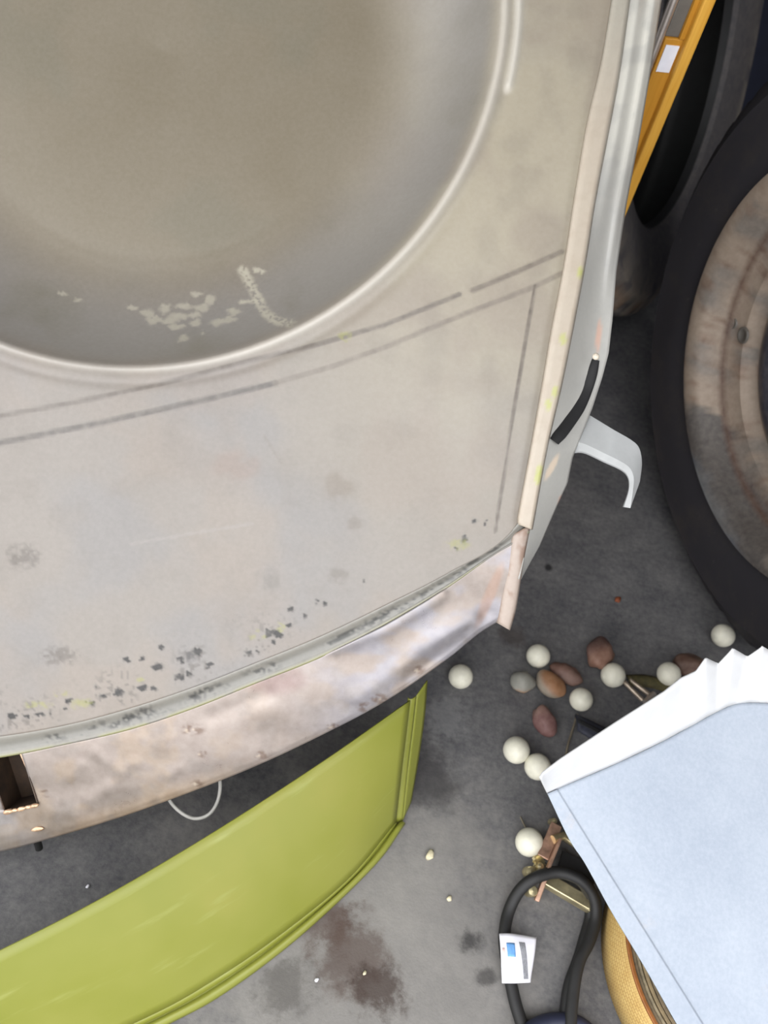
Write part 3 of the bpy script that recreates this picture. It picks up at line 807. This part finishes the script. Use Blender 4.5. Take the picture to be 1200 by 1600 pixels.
for t in np.linspace(0, 1, 10):
    hh = UP*t
    base_i = np.array([onplane(x, y, PA-n_t*0.0004, n_t) for x, y in ink])
    top_o = np.array([onplane(x, y, PA+n_t*UP, n_t) for x, y in out])
    q = base_i*(1-t)+top_o*t
    q = q + (CAM-q)/np.linalg.norm(CAM-q, axis=1)[:, None]*(pk*0.009*t**0.8)[:, None]
    rows.append(q)
grid_obj('upturned_flange', np.array(rows), M['white_flange'], tr, solid=0.0014, offset=-1)['label'] = 'white upturned edge with crimped pleats at the corner'

# ------------------------------------------------------------------ wheel and loose tyre
def tyre_profile(R, Rr, w, n=15):
    """closed profile (radius, height along axis) from inner bead round the crown to the other bead"""
    h = w/2
    out = [(Rr*0.985, -h*0.62), (Rr*0.995, -h*0.80), (Rr+0.008, -h*0.84), (Rr+0.02, -h*0.90), (Rr+(R-Rr)*0.42, -h*1.0), (Rr+(R-Rr)*0.66, -h*0.985), (Rr+(R-Rr)*0.70, -h*1.0), (Rr+(R-Rr)*0.74, -h*0.97), (R-0.018, -h*0.86), (R-0.006, -h*0.76), (R-0.001, -h*0.66)]
    for k in (-0.5, -0.4, -0.3, -0.2, -0.1, 0): out.append((R, h*k))
    out += [(a, -b) for a, b in out[:-1][::-1]]
    th = 0.012
    inn = [(a-th if a > Rr+0.03 else a-0.002, b*0.86) for a, b in out][::-1]
    return out+inn
def tyre_fn(R, w, nb):
    def fn(T, Rm, Hm):
        tread = (Rm > R-0.0075) & (np.abs(Hm) < w*0.48)
        g = ((np.abs(Hm) > w*0.07) & (np.abs(Hm) < w*0.14))
        lug = (np.sin(T*nb + np.sign(Hm)*1.2) > 0.72) & (np.abs(Hm) > w*0.17)
        return np.where(tread & (g | lug), Rm-0.006, Rm), Hm
    return fn
def tyre(name, C, n, R, Rr, w, mat, label, parent=None, nb=64):
    o = grid_obj(name, lathe_pts(tyre_profile(R, Rr, w), C, n, 256, tyre_fn(R, w, nb)), mat, parent, cn=True, cm=True, autosmooth=38)
    return o
az, el_ = 3.527, -0.011
n1 = np.array([math.cos(az)*math.cos(el_), math.sin(az)*math.cos(el_), math.sin(el_)])
R1, Rr1, w1 = 0.327, 0.210, 0.179
C1 = np.array([0.451, 0.755, R1*math.sqrt(1-n1[2]**2)+0.0006])
wh = thing('car_wheel', 'black car tyre on a worn steel rim, standing against the dark wall', 'wheel', C1*np.array([1, 1, 0]))
tyre('tyre', C1, n1, R1, Rr1-0.006, w1, M['tyre1'], None, wh)
h = w1/2
def on_rim(px, py, dz=0.0, hk=0.56):
    return onplane(px, py, C1+n1*h*hk, n1)+n1*dz
def rim_paint(pts):
    rel = (pts-C1)
    zz_ = rel[..., 2]; rad = np.linalg.norm(rel-(rel@n1)[..., None]*n1, axis=-1); hh = rel@n1
    a_, b_, _ = frame_of(n1)
    ang = np.arctan2(rel@b_, rel@a_)
    nz = fbm(ang*6+20, rad*60+3); nf = fbm(ang*25, rad*160)
    c = np.ones(pts.shape)*srgb((150, 134, 118))
    c = blend(c, (120, 112, 104), sstep(0.5, 0.7, nz))
    c = blend(c, (112, 84, 66), 0.7*sstep(0.58, 0.75, nf))
    z2 = zz_+0.02*(nz-0.5)*2
    za, zb = (on_rim(1105, 608)[2]-C1[2], on_rim(1112, 690)[2]-C1[2])
    mid = sstep(za+0.003, za-0.004, z2)
    c = blend(c, (72, 70, 70), 0.9*mid)
    lo = sstep(zb+0.01, zb-0.02, z2)
    c = blend(c, (136, 140, 142), 0.9*lo)
    c = blend(c, (76, 82, 96), 0.7*lo*sstep(0.45, 0.6, fbm(ang*9+3, rad*50+9)))
    c = blend(c, (38, 42, 58), sstep(0.137, 0.124, rad-0.012*sstep(zb+0.03, zb, zz_)+0.02*(nz-0.5)))
    c = blend(c, (84, 56, 42), 0.8*np.exp(-((rad-0.1855)/0.003)**2))
    return c
h = w1/2
rim_prof = [(Rr1-0.03, -h*0.5), (Rr1-0.004, -h*0.62), (Rr1, -h*0.80), (Rr1+0.006, -h*0.86), (Rr1+0.006, -h*0.9),
            (Rr1+0.006, h*0.86), (Rr1+0.009, h*0.93), (Rr1+0.007, h*0.975), (Rr1+0.001, h*0.98), (Rr1-0.008, h*0.94), (Rr1-0.0135, h*0.86), (Rr1-0.018, h*0.66), (Rr1-0.0245, h*0.62), (Rr1-0.028, h*0.56),
            (Rr1-0.046, h*0.52), (Rr1-0.052, h*0.36), (Rr1-0.060, h*0.32), (Rr1-0.064, h*0.40), (Rr1-0.085, h*0.55), (Rr1-0.10, h*0.60), (Rr1-0.125, h*0.50), (Rr1-0.14, h*0.36), (Rr1-0.165, h*0.34), (Rr1-0.17, h*0.45), (0.012, h*0.46), (0.0005, h*0.46)]
rp = lathe_pts(rim_prof, C1, n1, 200)
mr = Mat('worn_steel_rim', rough=0.55, metal=0.15)
mr.color(mr.mix(0.12, mr.attr(), mr.ramp(mr.noise(150, 4), [(0.3, (50, 44, 40)), (0.7, (190, 180, 168))])))
rim_o = grid_obj('rim', rp, mr.m, wh, colors=rim_paint(rp), cn=True, autosmooth=50)
for px, py, s in ((1131, 545, 0.0065), (1161, 524, 0.0085), (1146, 505, 0.006), (1152, 783, 0.005)):
    q = on_rim(px, py)
    grid_obj('rim_hole', lathe_pts([(s*1.15, -0.001), (s*1.1, 0.0012), (s*0.85, 0.0014), (s*0.8, 0.0003), (0.0002, 0.0002)], q, n1, 18), M['grey_dark'], rim_o, cn=True)

az2, el2 = 5.924, 0.321
n2 = np.array([math.cos(az2)*math.cos(el2), math.sin(az2)*math.cos(el2), math.sin(el2)])
R2, Rr2, w2 = 0.347, 0.224, 0.15
C2 = np.array([0.262, 1.27, 0.360])-n2*w2/2
t2 = thing('loose_tyre', 'dusty bare tyre without a rim, tilted over on the floor behind the wheel', 'tyre', (C2[0], C2[1], 0))
pf = tyre_profile(R2, Rr2, w2)
k2 = len(pf)//2
prof_out = pf[:k2]; prof_in = [pf[k2-1]]+pf[k2:]+[pf[0]]
tp = lathe_pts(prof_out, C2, n2, 256, tyre_fn(R2, w2, 72))
rl2 = tp-C2; hh2 = rl2@n2
rad2 = np.linalg.norm(rl2-hh2[..., None]*n2, axis=-1)
an2 = np.repeat(np.linspace(0, 2*np.pi, 256)[:, None], tp.shape[1], 1)
tc = np.ones(tp.shape)*srgb((84, 82, 85))
q2 = sstep(Rr2+0.03, R2-0.012, rad2)
tc = blend(tc, (148, 138, 126), q2*sstep(0.35, 0.6, fbm(an2*12, rad2*60)))
tc = blend(tc, (138, 106, 80), 0.8*sstep(0.45, 0.7, fbm(an2*14+5, rad2*40+3))*np.exp(-((rad2-(R2-0.012))/0.012)**2))
tc = blend(tc, (56, 56, 64), 0.8*sstep(R2-0.006, R2-0.001, rad2))  # tread darkened so that it reads as lying in shadow
dz = tp[..., 2].min()
mt2 = Mat('dusty_tyre_rubber', rough=0.75, spec=0.3)
mt2.color(mt2.mix(0.25, mt2.attr(), mt2.ramp(mt2.noise(90, 5, 0.7), [(0.3, (50, 49, 52)), (0.75, (140, 130, 118))])))
mt2.bump(mt2.noise(120, 5), 0.25, 0.001)
lift = np.array([0, 0, 0.0008-dz])
grid_obj('casing', tp+lift, mt2.m, t2, colors=tc, cn=True, autosmooth=38)
grid_obj('inner_liner', lathe_pts(prof_in, C2, n2, 256)+lift, M['black'], t2, cn=True, autosmooth=38)  # black lining carries the deep shade inside the tyre

# ------------------------------------------------------------------ amber wooden post with tube
q0 = P(985, 310, 0.97)
bx, by = q0[0], q0[1]
ps = thing('wooden_post', 'upright amber varnished wooden post with a white sticker, beside the grey panel', 'post', (bx, by, 0))
# build the post in a frame turned to face the camera side
fa = np.array([math.cos(math.radians(18)), math.sin(math.radians(18)), 0]); fb = np.array([-fa[1], fa[0], 0])
TOP = 0.72
cb = np.array([bx, by, 0]) - fa*0.008
box_obj('front_board', cb+np.array([0, 0, TOP/2]), fa*0.0058, fb*0.010, (0, 0, TOP/2), M['amber'], ps, 0.002)
box_obj('foot', cb+np.array([0, 0.02, 0.008]), fa*0.05, fb*0.05, (0, 0, 0.008), M['amber'], ps, 0.002)
zs = None
def post_at(px, py, off):
    """height on the post (plane through off, facing the camera) under a pixel"""
    nrm = -fb
    return onplane(px, py, cb-fa*0.019+fb*off, nrm)
zN = post_at(1062, 60, 0.0)[2]
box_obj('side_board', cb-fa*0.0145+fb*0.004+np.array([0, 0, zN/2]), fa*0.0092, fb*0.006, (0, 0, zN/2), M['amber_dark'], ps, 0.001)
st = post_at(1043, 90, 0.0)
box_obj('sticker', np.array([cb[0], cb[1], st[2]])-fa*0.0145+fb*-0.0025, fa*0.0068, fb*0.0006, (0, 0, 0.0125), M['label'], ps)
box_obj('grey_insert', np.array([cb[0], cb[1], (zN+TOP)/2])-fa*0.0165+fb*0.006, fa*0.0072, fb*0.005, (0, 0, (TOP-zN)/2), M['grey_dark'], ps, 0.001)
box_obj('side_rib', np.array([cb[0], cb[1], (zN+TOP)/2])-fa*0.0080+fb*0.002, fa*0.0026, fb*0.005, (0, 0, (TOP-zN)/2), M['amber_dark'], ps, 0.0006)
tube_obj('metal_tube', [np.array([cb[0], cb[1], z])-fa*0.0285+fb*0.002 for z in np.linspace(0.0, TOP, 12)], 0.0045, M['chrome'], ps, 14)

# ------------------------------------------------------------------ white balls
RB = 0.0134
ball_specs = [
    (720, 1057, 0.0, 'white ball lying alone on the floor, farthest left of the balls'),
    (841, 1025, 0.0, 'white ball at the top of the pebble cluster, above the grey and orange stones'),
    (908, 1093, -0.0006, 'white ball right of the orange brown pebble, below the two dark red stones'),
    (958, 1055, 0.0004, 'white ball touching the tall reddish stone and the metal clip'),
    (1045, 1053, 0.0, 'shaded white ball between the metal clip and the dark brown stone'),
    (1130, 993, 0.0004, 'white ball near the foot of the car wheel, farthest right of the balls'),
    (807, 1172, 0.0006, 'left one of two touching white balls beside the corner of the pale primed panel'),
    (840, 1198, 0.0003, 'right one of two touching white balls, partly under the white panel edge'),
    (827, 1316, 0.0004, 'white ball leaning on the strap ratchet, nearest of the balls'),
]
b0 = None
for k, (px, py, dr, lab) in enumerate(ball_specs):
    R_ = RB+dr
    c = G(px, py, R_)
    if b0 is None:
        t = np.linspace(0.02, math.pi-0.02, 18)
        pr = [(RB*math.sin(a), -RB*math.cos(a)) for a in t]
        o = grid_obj('white_ball', lathe_pts(pr, (0, 0, 0), (0, 0, 1), 28), M['ball'], None, cn=True)
        b0 = o
    else:
        o = b0.copy(); COL.objects.link(o)
    o.location = Vector([float(a) for a in c]); s = R_/RB
    o.scale = (s, s, s)
    o.rotation_euler = (k*0.7, k*1.3, k)
    tag(o, lab, 'ball', 'white balls on the floor')

# ------------------------------------------------------------------ pebbles
ms = Mat('smooth_pebble', rough=0.55, spec=0.4)
ms.color(ms.mix(0.12, ms.attr(), ms.ramp(ms.noise(170, 4), [(0.3, (60, 50, 46)), (0.7, (190, 176, 160))])))
def pebble(px, py, rx, ry, rz, ang, seed, cA, cB, axis, lab, amp=0.25, thr=0.0):
    a = math.radians(ang)
    X_ = np.array([math.cos(a), math.sin(a), 0]); Y_ = np.array([-math.sin(a), math.cos(a), 0]); Z_ = np.array([0, 0, 1.0])
    c = G(px, py, rz)
    def colf(p):
        k = float(sstep(thr-0.35, thr+0.35, np.array(np.dot(p, axis))))
        return srgb(cA)*(1-k)+srgb(cB)*k
    o = blob('pebble', c, rx, ry, rz, (X_, Y_, Z_), ms.m, None, amp, seed, 3, 1.3, colf)
    zmin = min(w.co.z for w in o.data.vertices)
    for w in o.data.vertices: w.co.z -= zmin
    return tag(o, lab, 'stone', 'pebbles among the white balls')
pebble(860, 1069, 0.0185, 0.0135, 0.010, -35, 1, (150, 140, 126), (150, 106, 72), np.array([0.3, 0.5, 0.8]), 'orange brown oval pebble with a grey rim, middle of the cluster', 0.12, 0.1)
pebble(816, 1066, 0.0145, 0.013, 0.010, 50, 2, (192, 128, 66), (140, 140, 132), np.array([0.4, 0.6, 0.5]), 'grey pebble with an orange patch, leftmost of the stones', 0.25, -0.62)
pebble(884, 1053, 0.018, 0.012, 0.008, -25, 3, (112, 80, 70), (124, 96, 86), np.array([1, 0, 0]), 'flat reddish brown stone tucked behind the orange brown pebble', 0.3)
pebble(936, 1022, 0.021, 0.0155, 0.013, 75, 4, (134, 98, 82), (86, 60, 56), np.array([0.7, 0.5, 0]), 'tall reddish brown stone above the ball with the metal clip', 0.3)
pebble(852, 1126, 0.018, 0.0125, 0.010, 115, 5, (116, 80, 78), (140, 110, 100), np.array([1, 0, 0.2]), 'purple red wedge shaped stone below the cluster', 0.35, 0.5)
pebble(1078, 1040, 0.022, 0.015, 0.012, 0, 6, (84, 58, 48), (92, 66, 54), np.array([1, 0, 0]), 'dark brown stone in the shade under the crimped panel corner', 0.25)

# ------------------------------------------------------------------ metal clip with olive strap by the ball
cp = thing('strap_clip', 'small metal clip on an olive strap, behind the white panel edge', 'clip', G(992, 1075)*np.array([1, 1, 0]))
for k, (p0, p1) in enumerate((((970, 1060), (1004, 1094)), ((984, 1062), (1018, 1088)))):
    tube_obj('clip_bar', [G(*p0, 0.006), G((p0[0]+p1[0])/2, (p0[1]+p1[1])/2, 0.009), G(*p1, 0.007)], 0.0026, M['clip_steel'], cp, 10)
tube_obj('clip_pin', [G(1008, 1098, 0.012), G(1022, 1084, 0.012)], 0.0035, M['chrome'], cp, 12)
sa = np.array([G(x, y, 0.004) for x, y in resample([(978, 1056), (1010, 1056), (1045, 1066), (1075, 1078)], 14)])
sb = np.array([G(x, y, 0.004) for x, y in resample([(984, 1072), (1012, 1074), (1045, 1084), (1075, 1096)], 14)])
olive = simple('olive_webbing', (78, 72, 44), 0.8, 0, 0.2, 200)
grid_obj('strap', np.array([sa*(1-t)+sb*t+np.array([0, 0, 0.003*math.sin(math.pi*t)]) for t in np.linspace(0, 1, 5)]), olive, cp, solid=0.0015, offset=-1)
# dark bar in the shade and grass stem
db = thing('dark_strap_end', 'short black strap end lying under the white panel edge', 'strap', G(920, 1140)*np.array([1, 1, 0]))
sa = np.array([G(x, y, 0.006) for x, y in resample([(898, 1118), (925, 1130), (965, 1150)], 10)])
sb = np.array([G(x, y, 0.006) for x, y in resample([(902, 1142), (925, 1156), (955, 1172)], 10)])
grid_obj('webbing', np.array([sa*(1-t)+sb*t+np.array([0, 0, 0.002*math.sin(math.pi*t)]) for t in np.linspace(0, 1, 5)]), simple('navy_black_webbing', (44, 46, 58), 0.7, 0, 0.2, 200), db, solid=0.003, offset=-1)
grid_obj('fold', np.array([sa*(1-t)+sb*t+np.array([0, 0, 0.0045]) for t in np.linspace(0.3, 0.6, 4)]), M['strap_dark'], db, solid=0.001, offset=-1)
st_ = tube_obj('grass_stem', [G(x, y, 0.003) for x, y in resample([(902, 1116), (893, 1145), (887, 1165), (883, 1188)], 12)], 0.0012, M['twig'], None, 8)
tag(st_, 'thin dry stem on the floor below the round white ball', 'stem')
st_ = tube_obj('grass_stem', [G(x, y, 0.002) for x, y in ((813, 1276), (817, 1285), (822, 1294))], 0.0008, M['twig'], None, 8)
tag(st_, 'tiny pale fibre on the floor above the nearest white ball', 'stem')

# ------------------------------------------------------------------ ratchet buckle
rb = thing('strap_ratchet', 'yellow zinc strap ratchet on the floor beside the black cable loop', 'ratchet', G(862, 1350)*np.array([1, 1, 0]))
def bar(name, p0, p1, w, z0, z1, th, mat, bev=0.0008):
    A_ = G(p0[0], p0[1], z0); B_ = G(p1[0], p1[1], z1)
    X_ = (B_-A_)/2; L_ = np.linalg.norm(X_)
    Y_ = np.cross([0, 0, 1.0], X_/L_); Y_ /= np.linalg.norm(Y_)
    Z_ = np.cross(X_/L_, Y_)
    return box_obj(name, (A_+B_)/2, X_, Y_*w/2, Z_*th/2, mat, rb, bev)
bar('side_plate', (870, 1288), (848, 1340), 0.0115, 0.022, 0.020, 0.002, M['zinc_red'])
bar('side_plate', (874, 1312), (854, 1362), 0.003, 0.026, 0.024, 0.012, M['zinc_red'])
bar('side_plate', (851, 1373), (838, 1408), 0.0045, 0.016, 0.010, 0.008, M['zinc_red'])
bar('handle', (852, 1372), (925, 1414), 0.0125, 0.014, 0.016, 0.003, M['zinc'], 0.0012)
bar('handle_lip', (850, 1382), (921, 1424), 0.003, 0.010, 0.012, 0.009, M['zinc'])
tube_obj('spindle', [G(864, 1312, 0.024), G(880, 1306, 0.022), G(898, 1318, 0.020)], 0.0042, M['zinc'], rb, 14)
for px, py, s in ((852, 1334, 0.0042), (844, 1354, 0.004), (829, 1362, 0.0052), (832, 1392, 0.0055), (866, 1283, 0.0032)):
    q = G(px, py, 0.016)
    grid_obj('rivet', lathe_pts([(s, -0.010), (s, 0.0), (s*0.8, 0.0018), (0.0003, 0.0024)], q, (0.1, -0.2, 1), 16), M['zinc'], rb, cn=True, autosmooth=40)
tk = []
for k in range(28):
    rr_ = 0.0085 if k % 2 else 0.0068
    tk.append(rr_)
a_, b_, n_ = frame_of((0.5, 0.2, 0.85))
oc = G(842, 1346, 0.012)
vs = []; 
for sgn in (-0.0015, 0.0015):
    for k in range(28):
        t = 2*math.pi*k/28
        vs.append(oc+tk[k]*(math.cos(t)*a_+math.sin(t)*b_)+n_*sgn)
fs = [tuple(range(28))[::-1], tuple(range(28, 56))]+[(k, (k+1) % 28, 28+(k+1) % 28, 28+k) for k in range(28)]
mesh_obj('ratchet_gear', vs, fs, M['zinc'], rb, False)
bar('webbing', (874, 1345), (930, 1372), 0.022, 0.012, 0.012, 0.003, M['strap_dark'])
bar('base_strap', (880, 1300), (905, 1316), 0.016, 0.014, 0.014, 0.002, olive)

# ------------------------------------------------------------------ black cable with tag
cb_ = thing('black_cable', 'black rubber cable looped on the floor round the strap ratchet', 'cable', G(860, 1450)*np.array([1, 1, 0]))
ZC = 0.0062
path = [(960, 1830), (915, 1800), (866, 1740), (832, 1665), (817, 1606), (806, 1570), (797, 1530), (790, 1490), (788, 1460), (795, 1424), (812, 1391), (838, 1371), (872, 1363), (903, 1372), (920, 1396), (923, 1430), (914, 1466), (904, 1500), (889, 1545), (884, 1600), (893, 1660), (940, 1730), (985, 1790)]
zc = np.interp(np.arange(len(path)), [0, 9, 11, 13, 15, 22], [ZC, ZC, 0.025, 0.026, ZC, ZC])
p3 = resample(np.array([G(x, y, z) for (x, y), z in zip(path, zc)]), 130)
tube_obj('loop', p3, 0.0057, M['black'], cb_, 14)
path = [(840, 1370), (872, 1363), (908, 1376), (928, 1403), (931, 1436), (921, 1470), (905, 1503), (896, 1550), (892, 1615), (905, 1670)]
zc = [0.0255, 0.0275, 0.030, 0.024, 0.0182, 0.0172, 0.0172, 0.0172, 0.0172, 0.0172]
p3 = resample(np.array([G(x, y, z) for (x, y), z in zip(path, zc)]), 90)
tube_obj('second_loop', p3, 0.0055, M['black'], cb_, 14)
navy = simple('navy_rubber', (36, 40, 60), 0.55, 0, 0.1, 60)
p3 = resample(np.array([G(x, y, 0.010) for x, y in ((800, 1680), (812, 1632), (840, 1606), (872, 1598), (905, 1604), (940, 1640), (950, 1690))]), 60)
hs = tube_obj('navy_hose', p3, 0.0085, navy, None, 14)
tag(hs, 'navy blue hose curling in at the bottom edge beside the webbing roll', 'hose')

# paper tag wrapped on the cable
tg = thing('cable_tag', 'white printed paper tag with a blue square, folded over the black cable', 'tag', G(806, 1500)*np.array([1, 1, 0]))
ca = [G(780, 1459, 0.013), G(800, 1459, 0.0162), G(838, 1465, 0.012)]
ce = [G(785, 1536, 0.012), G(806, 1536, 0.0162), G(829, 1535, 0.010)]
ta = resample(np.array(ca), 16); tb_ = resample(np.array(ce), 16)
trow = np.array([ta*(1-t)+tb_*t+np.array([0, 0, 0.0012*math.sin(5*t)]) for t in np.linspace(0, 1, 14)])
paper = grid_obj('paper', trow, M['label'], tg, solid=0.0004, offset=-1, flip=False)
def tagpt(a, t):
    i = a*15; j = t*13
    i0, j0 = min(int(i), 14), min(int(j), 12); fi, fj = i-i0, j-j0
    g = trow
    return (g[j0, i0]*(1-fi)*(1-fj)+g[j0, i0+1]*fi*(1-fj)+g[j0+1, i0]*(1-fi)*fj+g[j0+1, i0+1]*fi*fj)
def tag_print(name, a0, t0, a1, t1, mat, slope=0.0):
    g = np.array([[tagpt(np.clip(a0+(a1-a0)*i/5+slope*j/6, 0, 1), t0+(t1-t0)*j/6) for i in range(6)] for j in range(7)])
    nn_ = np.cross(g[0, -1]-g[0, 0], g[-1, 0]-g[0, 0]); nn_ /= np.linalg.norm(nn_)
    if nn_[2] < 0: nn_ = -nn_
    return grid_obj(name, g+nn_*0.0007, mat, paper, solid=0.0002, offset=-1)
tag_print('blue_square', 0.16, 0.20, 0.38, 0.48, M['inkblue'], 0.03)
for k in range(4):
    tag_print('print_line', 0.50+0.045*k, 0.16, 0.53+0.045*k, 0.92, M['inkgrey'], 0.22)
tag_print('pink_print', 0.05, 0.30, 0.12, 0.78, M['inkpink'], 0.0)

# ------------------------------------------------------------------ roll of yellow webbing
RW, HW = 0.132, 0.060
ctop = G(1196, 1490, HW)
wr = thing('webbing_roll', 'big flat roll of yellow woven webbing on the floor under the primed panel', 'roll', (ctop[0], ctop[1], 0))
mw = Mat('yellow_woven_webbing', rough=0.7)
br = mw.n.new('ShaderNodeTexBrick'); br.inputs['Scale'].default_value = 1.0
br.inputs['Color1'].default_value = C4((206, 178, 112)); br.inputs['Color2'].default_value = C4((198, 166, 98)); br.inputs['Mortar'].default_value = C4((172, 134, 76))
br.inputs['Mortar Size'].default_value = 0.10; br.inputs['Brick Width'].default_value = 1.0; br.inputs['Row Height'].default_value = 0.55
uvn = mw.n.new('ShaderNodeUVMap'); mp_ = mw.n.new('ShaderNodeMapping'); mp_.inputs['Scale'].default_value = (210, 14, 1)
mw.l.new(uvn.outputs[0], mp_.inputs[0]); mw.l.new(mp_.outputs[0], br.inputs['Vector'])
mw.color(mw.mix(0.15, br.outputs['Color'], mw.ramp(mw.noise(60, 4), [(0.3, (150, 110, 60)), (0.7, (245, 225, 160))])))
N = 160
outp = lathe_pts([(RW-0.004, 0.0005), (RW, 0.003), (RW+0.0015, HW*0.5), (RW, HW-0.003), (RW-0.002, HW-0.0005)], (ctop[0], ctop[1], 0), (0, 0, 1), N)
o = grid_obj('outer_wrap', outp, mw.m, wr, cn=True)
uvl = o.data.uv_layers.new(name='UVMap')
for poly in o.data.polygons:
    for li in poly.loop_indices:
        vi = o.data.loops[li].vertex_index
        i, j = divmod(vi, 5)
        uu = i/N
        if i == 0 and any(o.data.loops[k].vertex_index//5 == N-1 for k in poly.loop_indices): uu = 1.0
        uvl.data[li].uv = (uu, j/4)
# wound layers seen on the top face: each turn a ring with its own edge
lay = [simple('webbing_edge_a', (128, 112, 84), 0.8, 0, 0.15, 120), simple('webbing_edge_b', (112, 98, 76), 0.8, 0, 0.2, 120), simple('webbing_edge_c', (136, 124, 100), 0.8, 0, 0.2, 120)]
brown = simple('brown_edge_band', (138, 84, 36), 0.6, 0, 0.15, 100)
rr0 = RW-0.0022
for k in range(24):
    wdt = 0.0042 if k == 0 else 0.0038
    zt = HW+(0.0015 if k == 0 else 0.0008*math.sin(k*2.3)-0.001)
    pr = [(rr0, 0.001), (rr0, zt-0.0006), (rr0-0.0007, zt), (rr0-wdt+0.0012, zt), (rr0-wdt+0.0006, zt-0.0012), (rr0-wdt+0.0006, 0.001)]
    o = grid_obj('webbing_turn', lathe_pts(pr, (ctop[0], ctop[1], 0), (0, 0, 1), 96), brown if k == 0 else lay[k % 3], wr, cn=True, autosmooth=40)
    rr0 -= wdt

# ------------------------------------------------------------------ wire loop and crumbs
wl = resample(np.array([P(x, y, d+D0-0.71) for x, y, d in ((255, 1225, 0.80), (266, 1252, 0.795), (285, 1271, 0.79), (306, 1279, 0.79), (327, 1272, 0.79), (340, 1252, 0.795), (344, 1225, 0.80), (338, 1196, 0.81))]), 60)
o = tube_obj('wire_loop', wl, 0.0016, M['wire'], None, 10)
tag(o, 'thin off white wire loop hanging under the lower lip of the grey body panel', 'wire')
for px, py, s, mt, lab in ((672, 1336, 0.0055, 'crumb', 'pale crumb on the floor right of the green valance'), (495, 1531, 0.0022, 'label', 'tiny white crumb on the floor near the brown stain'),
                           (965, 937, 0.005, 'rust', 'small rust coloured flake on the floor beside the wheel'), (570, 1520, 0.0022, 'crumb', 'small tan crumb in the brown stain'),
                           (702, 1404, 0.003, 'crumb', 'small tan speck on the open floor left of the cable'), (137, 1385, 0.002, 'label', 'tiny pale speck on the dark floor behind the green valance')):
    c = G(px, py, s*0.4)
    o = blob('floor_crumb', c, s, s*0.7, s*0.45, (np.array([0.5, 0.86, 0]), np.array([-0.86, 0.5, 0]), np.array([0, 0, 1.0])), M[mt], None, 0.5, px % 17, 2)
    zm = min(w.co.z for w in o.data.vertices)
    for w in o.data.vertices: w.co.z -= zm
    tag(o, lab, 'crumb')
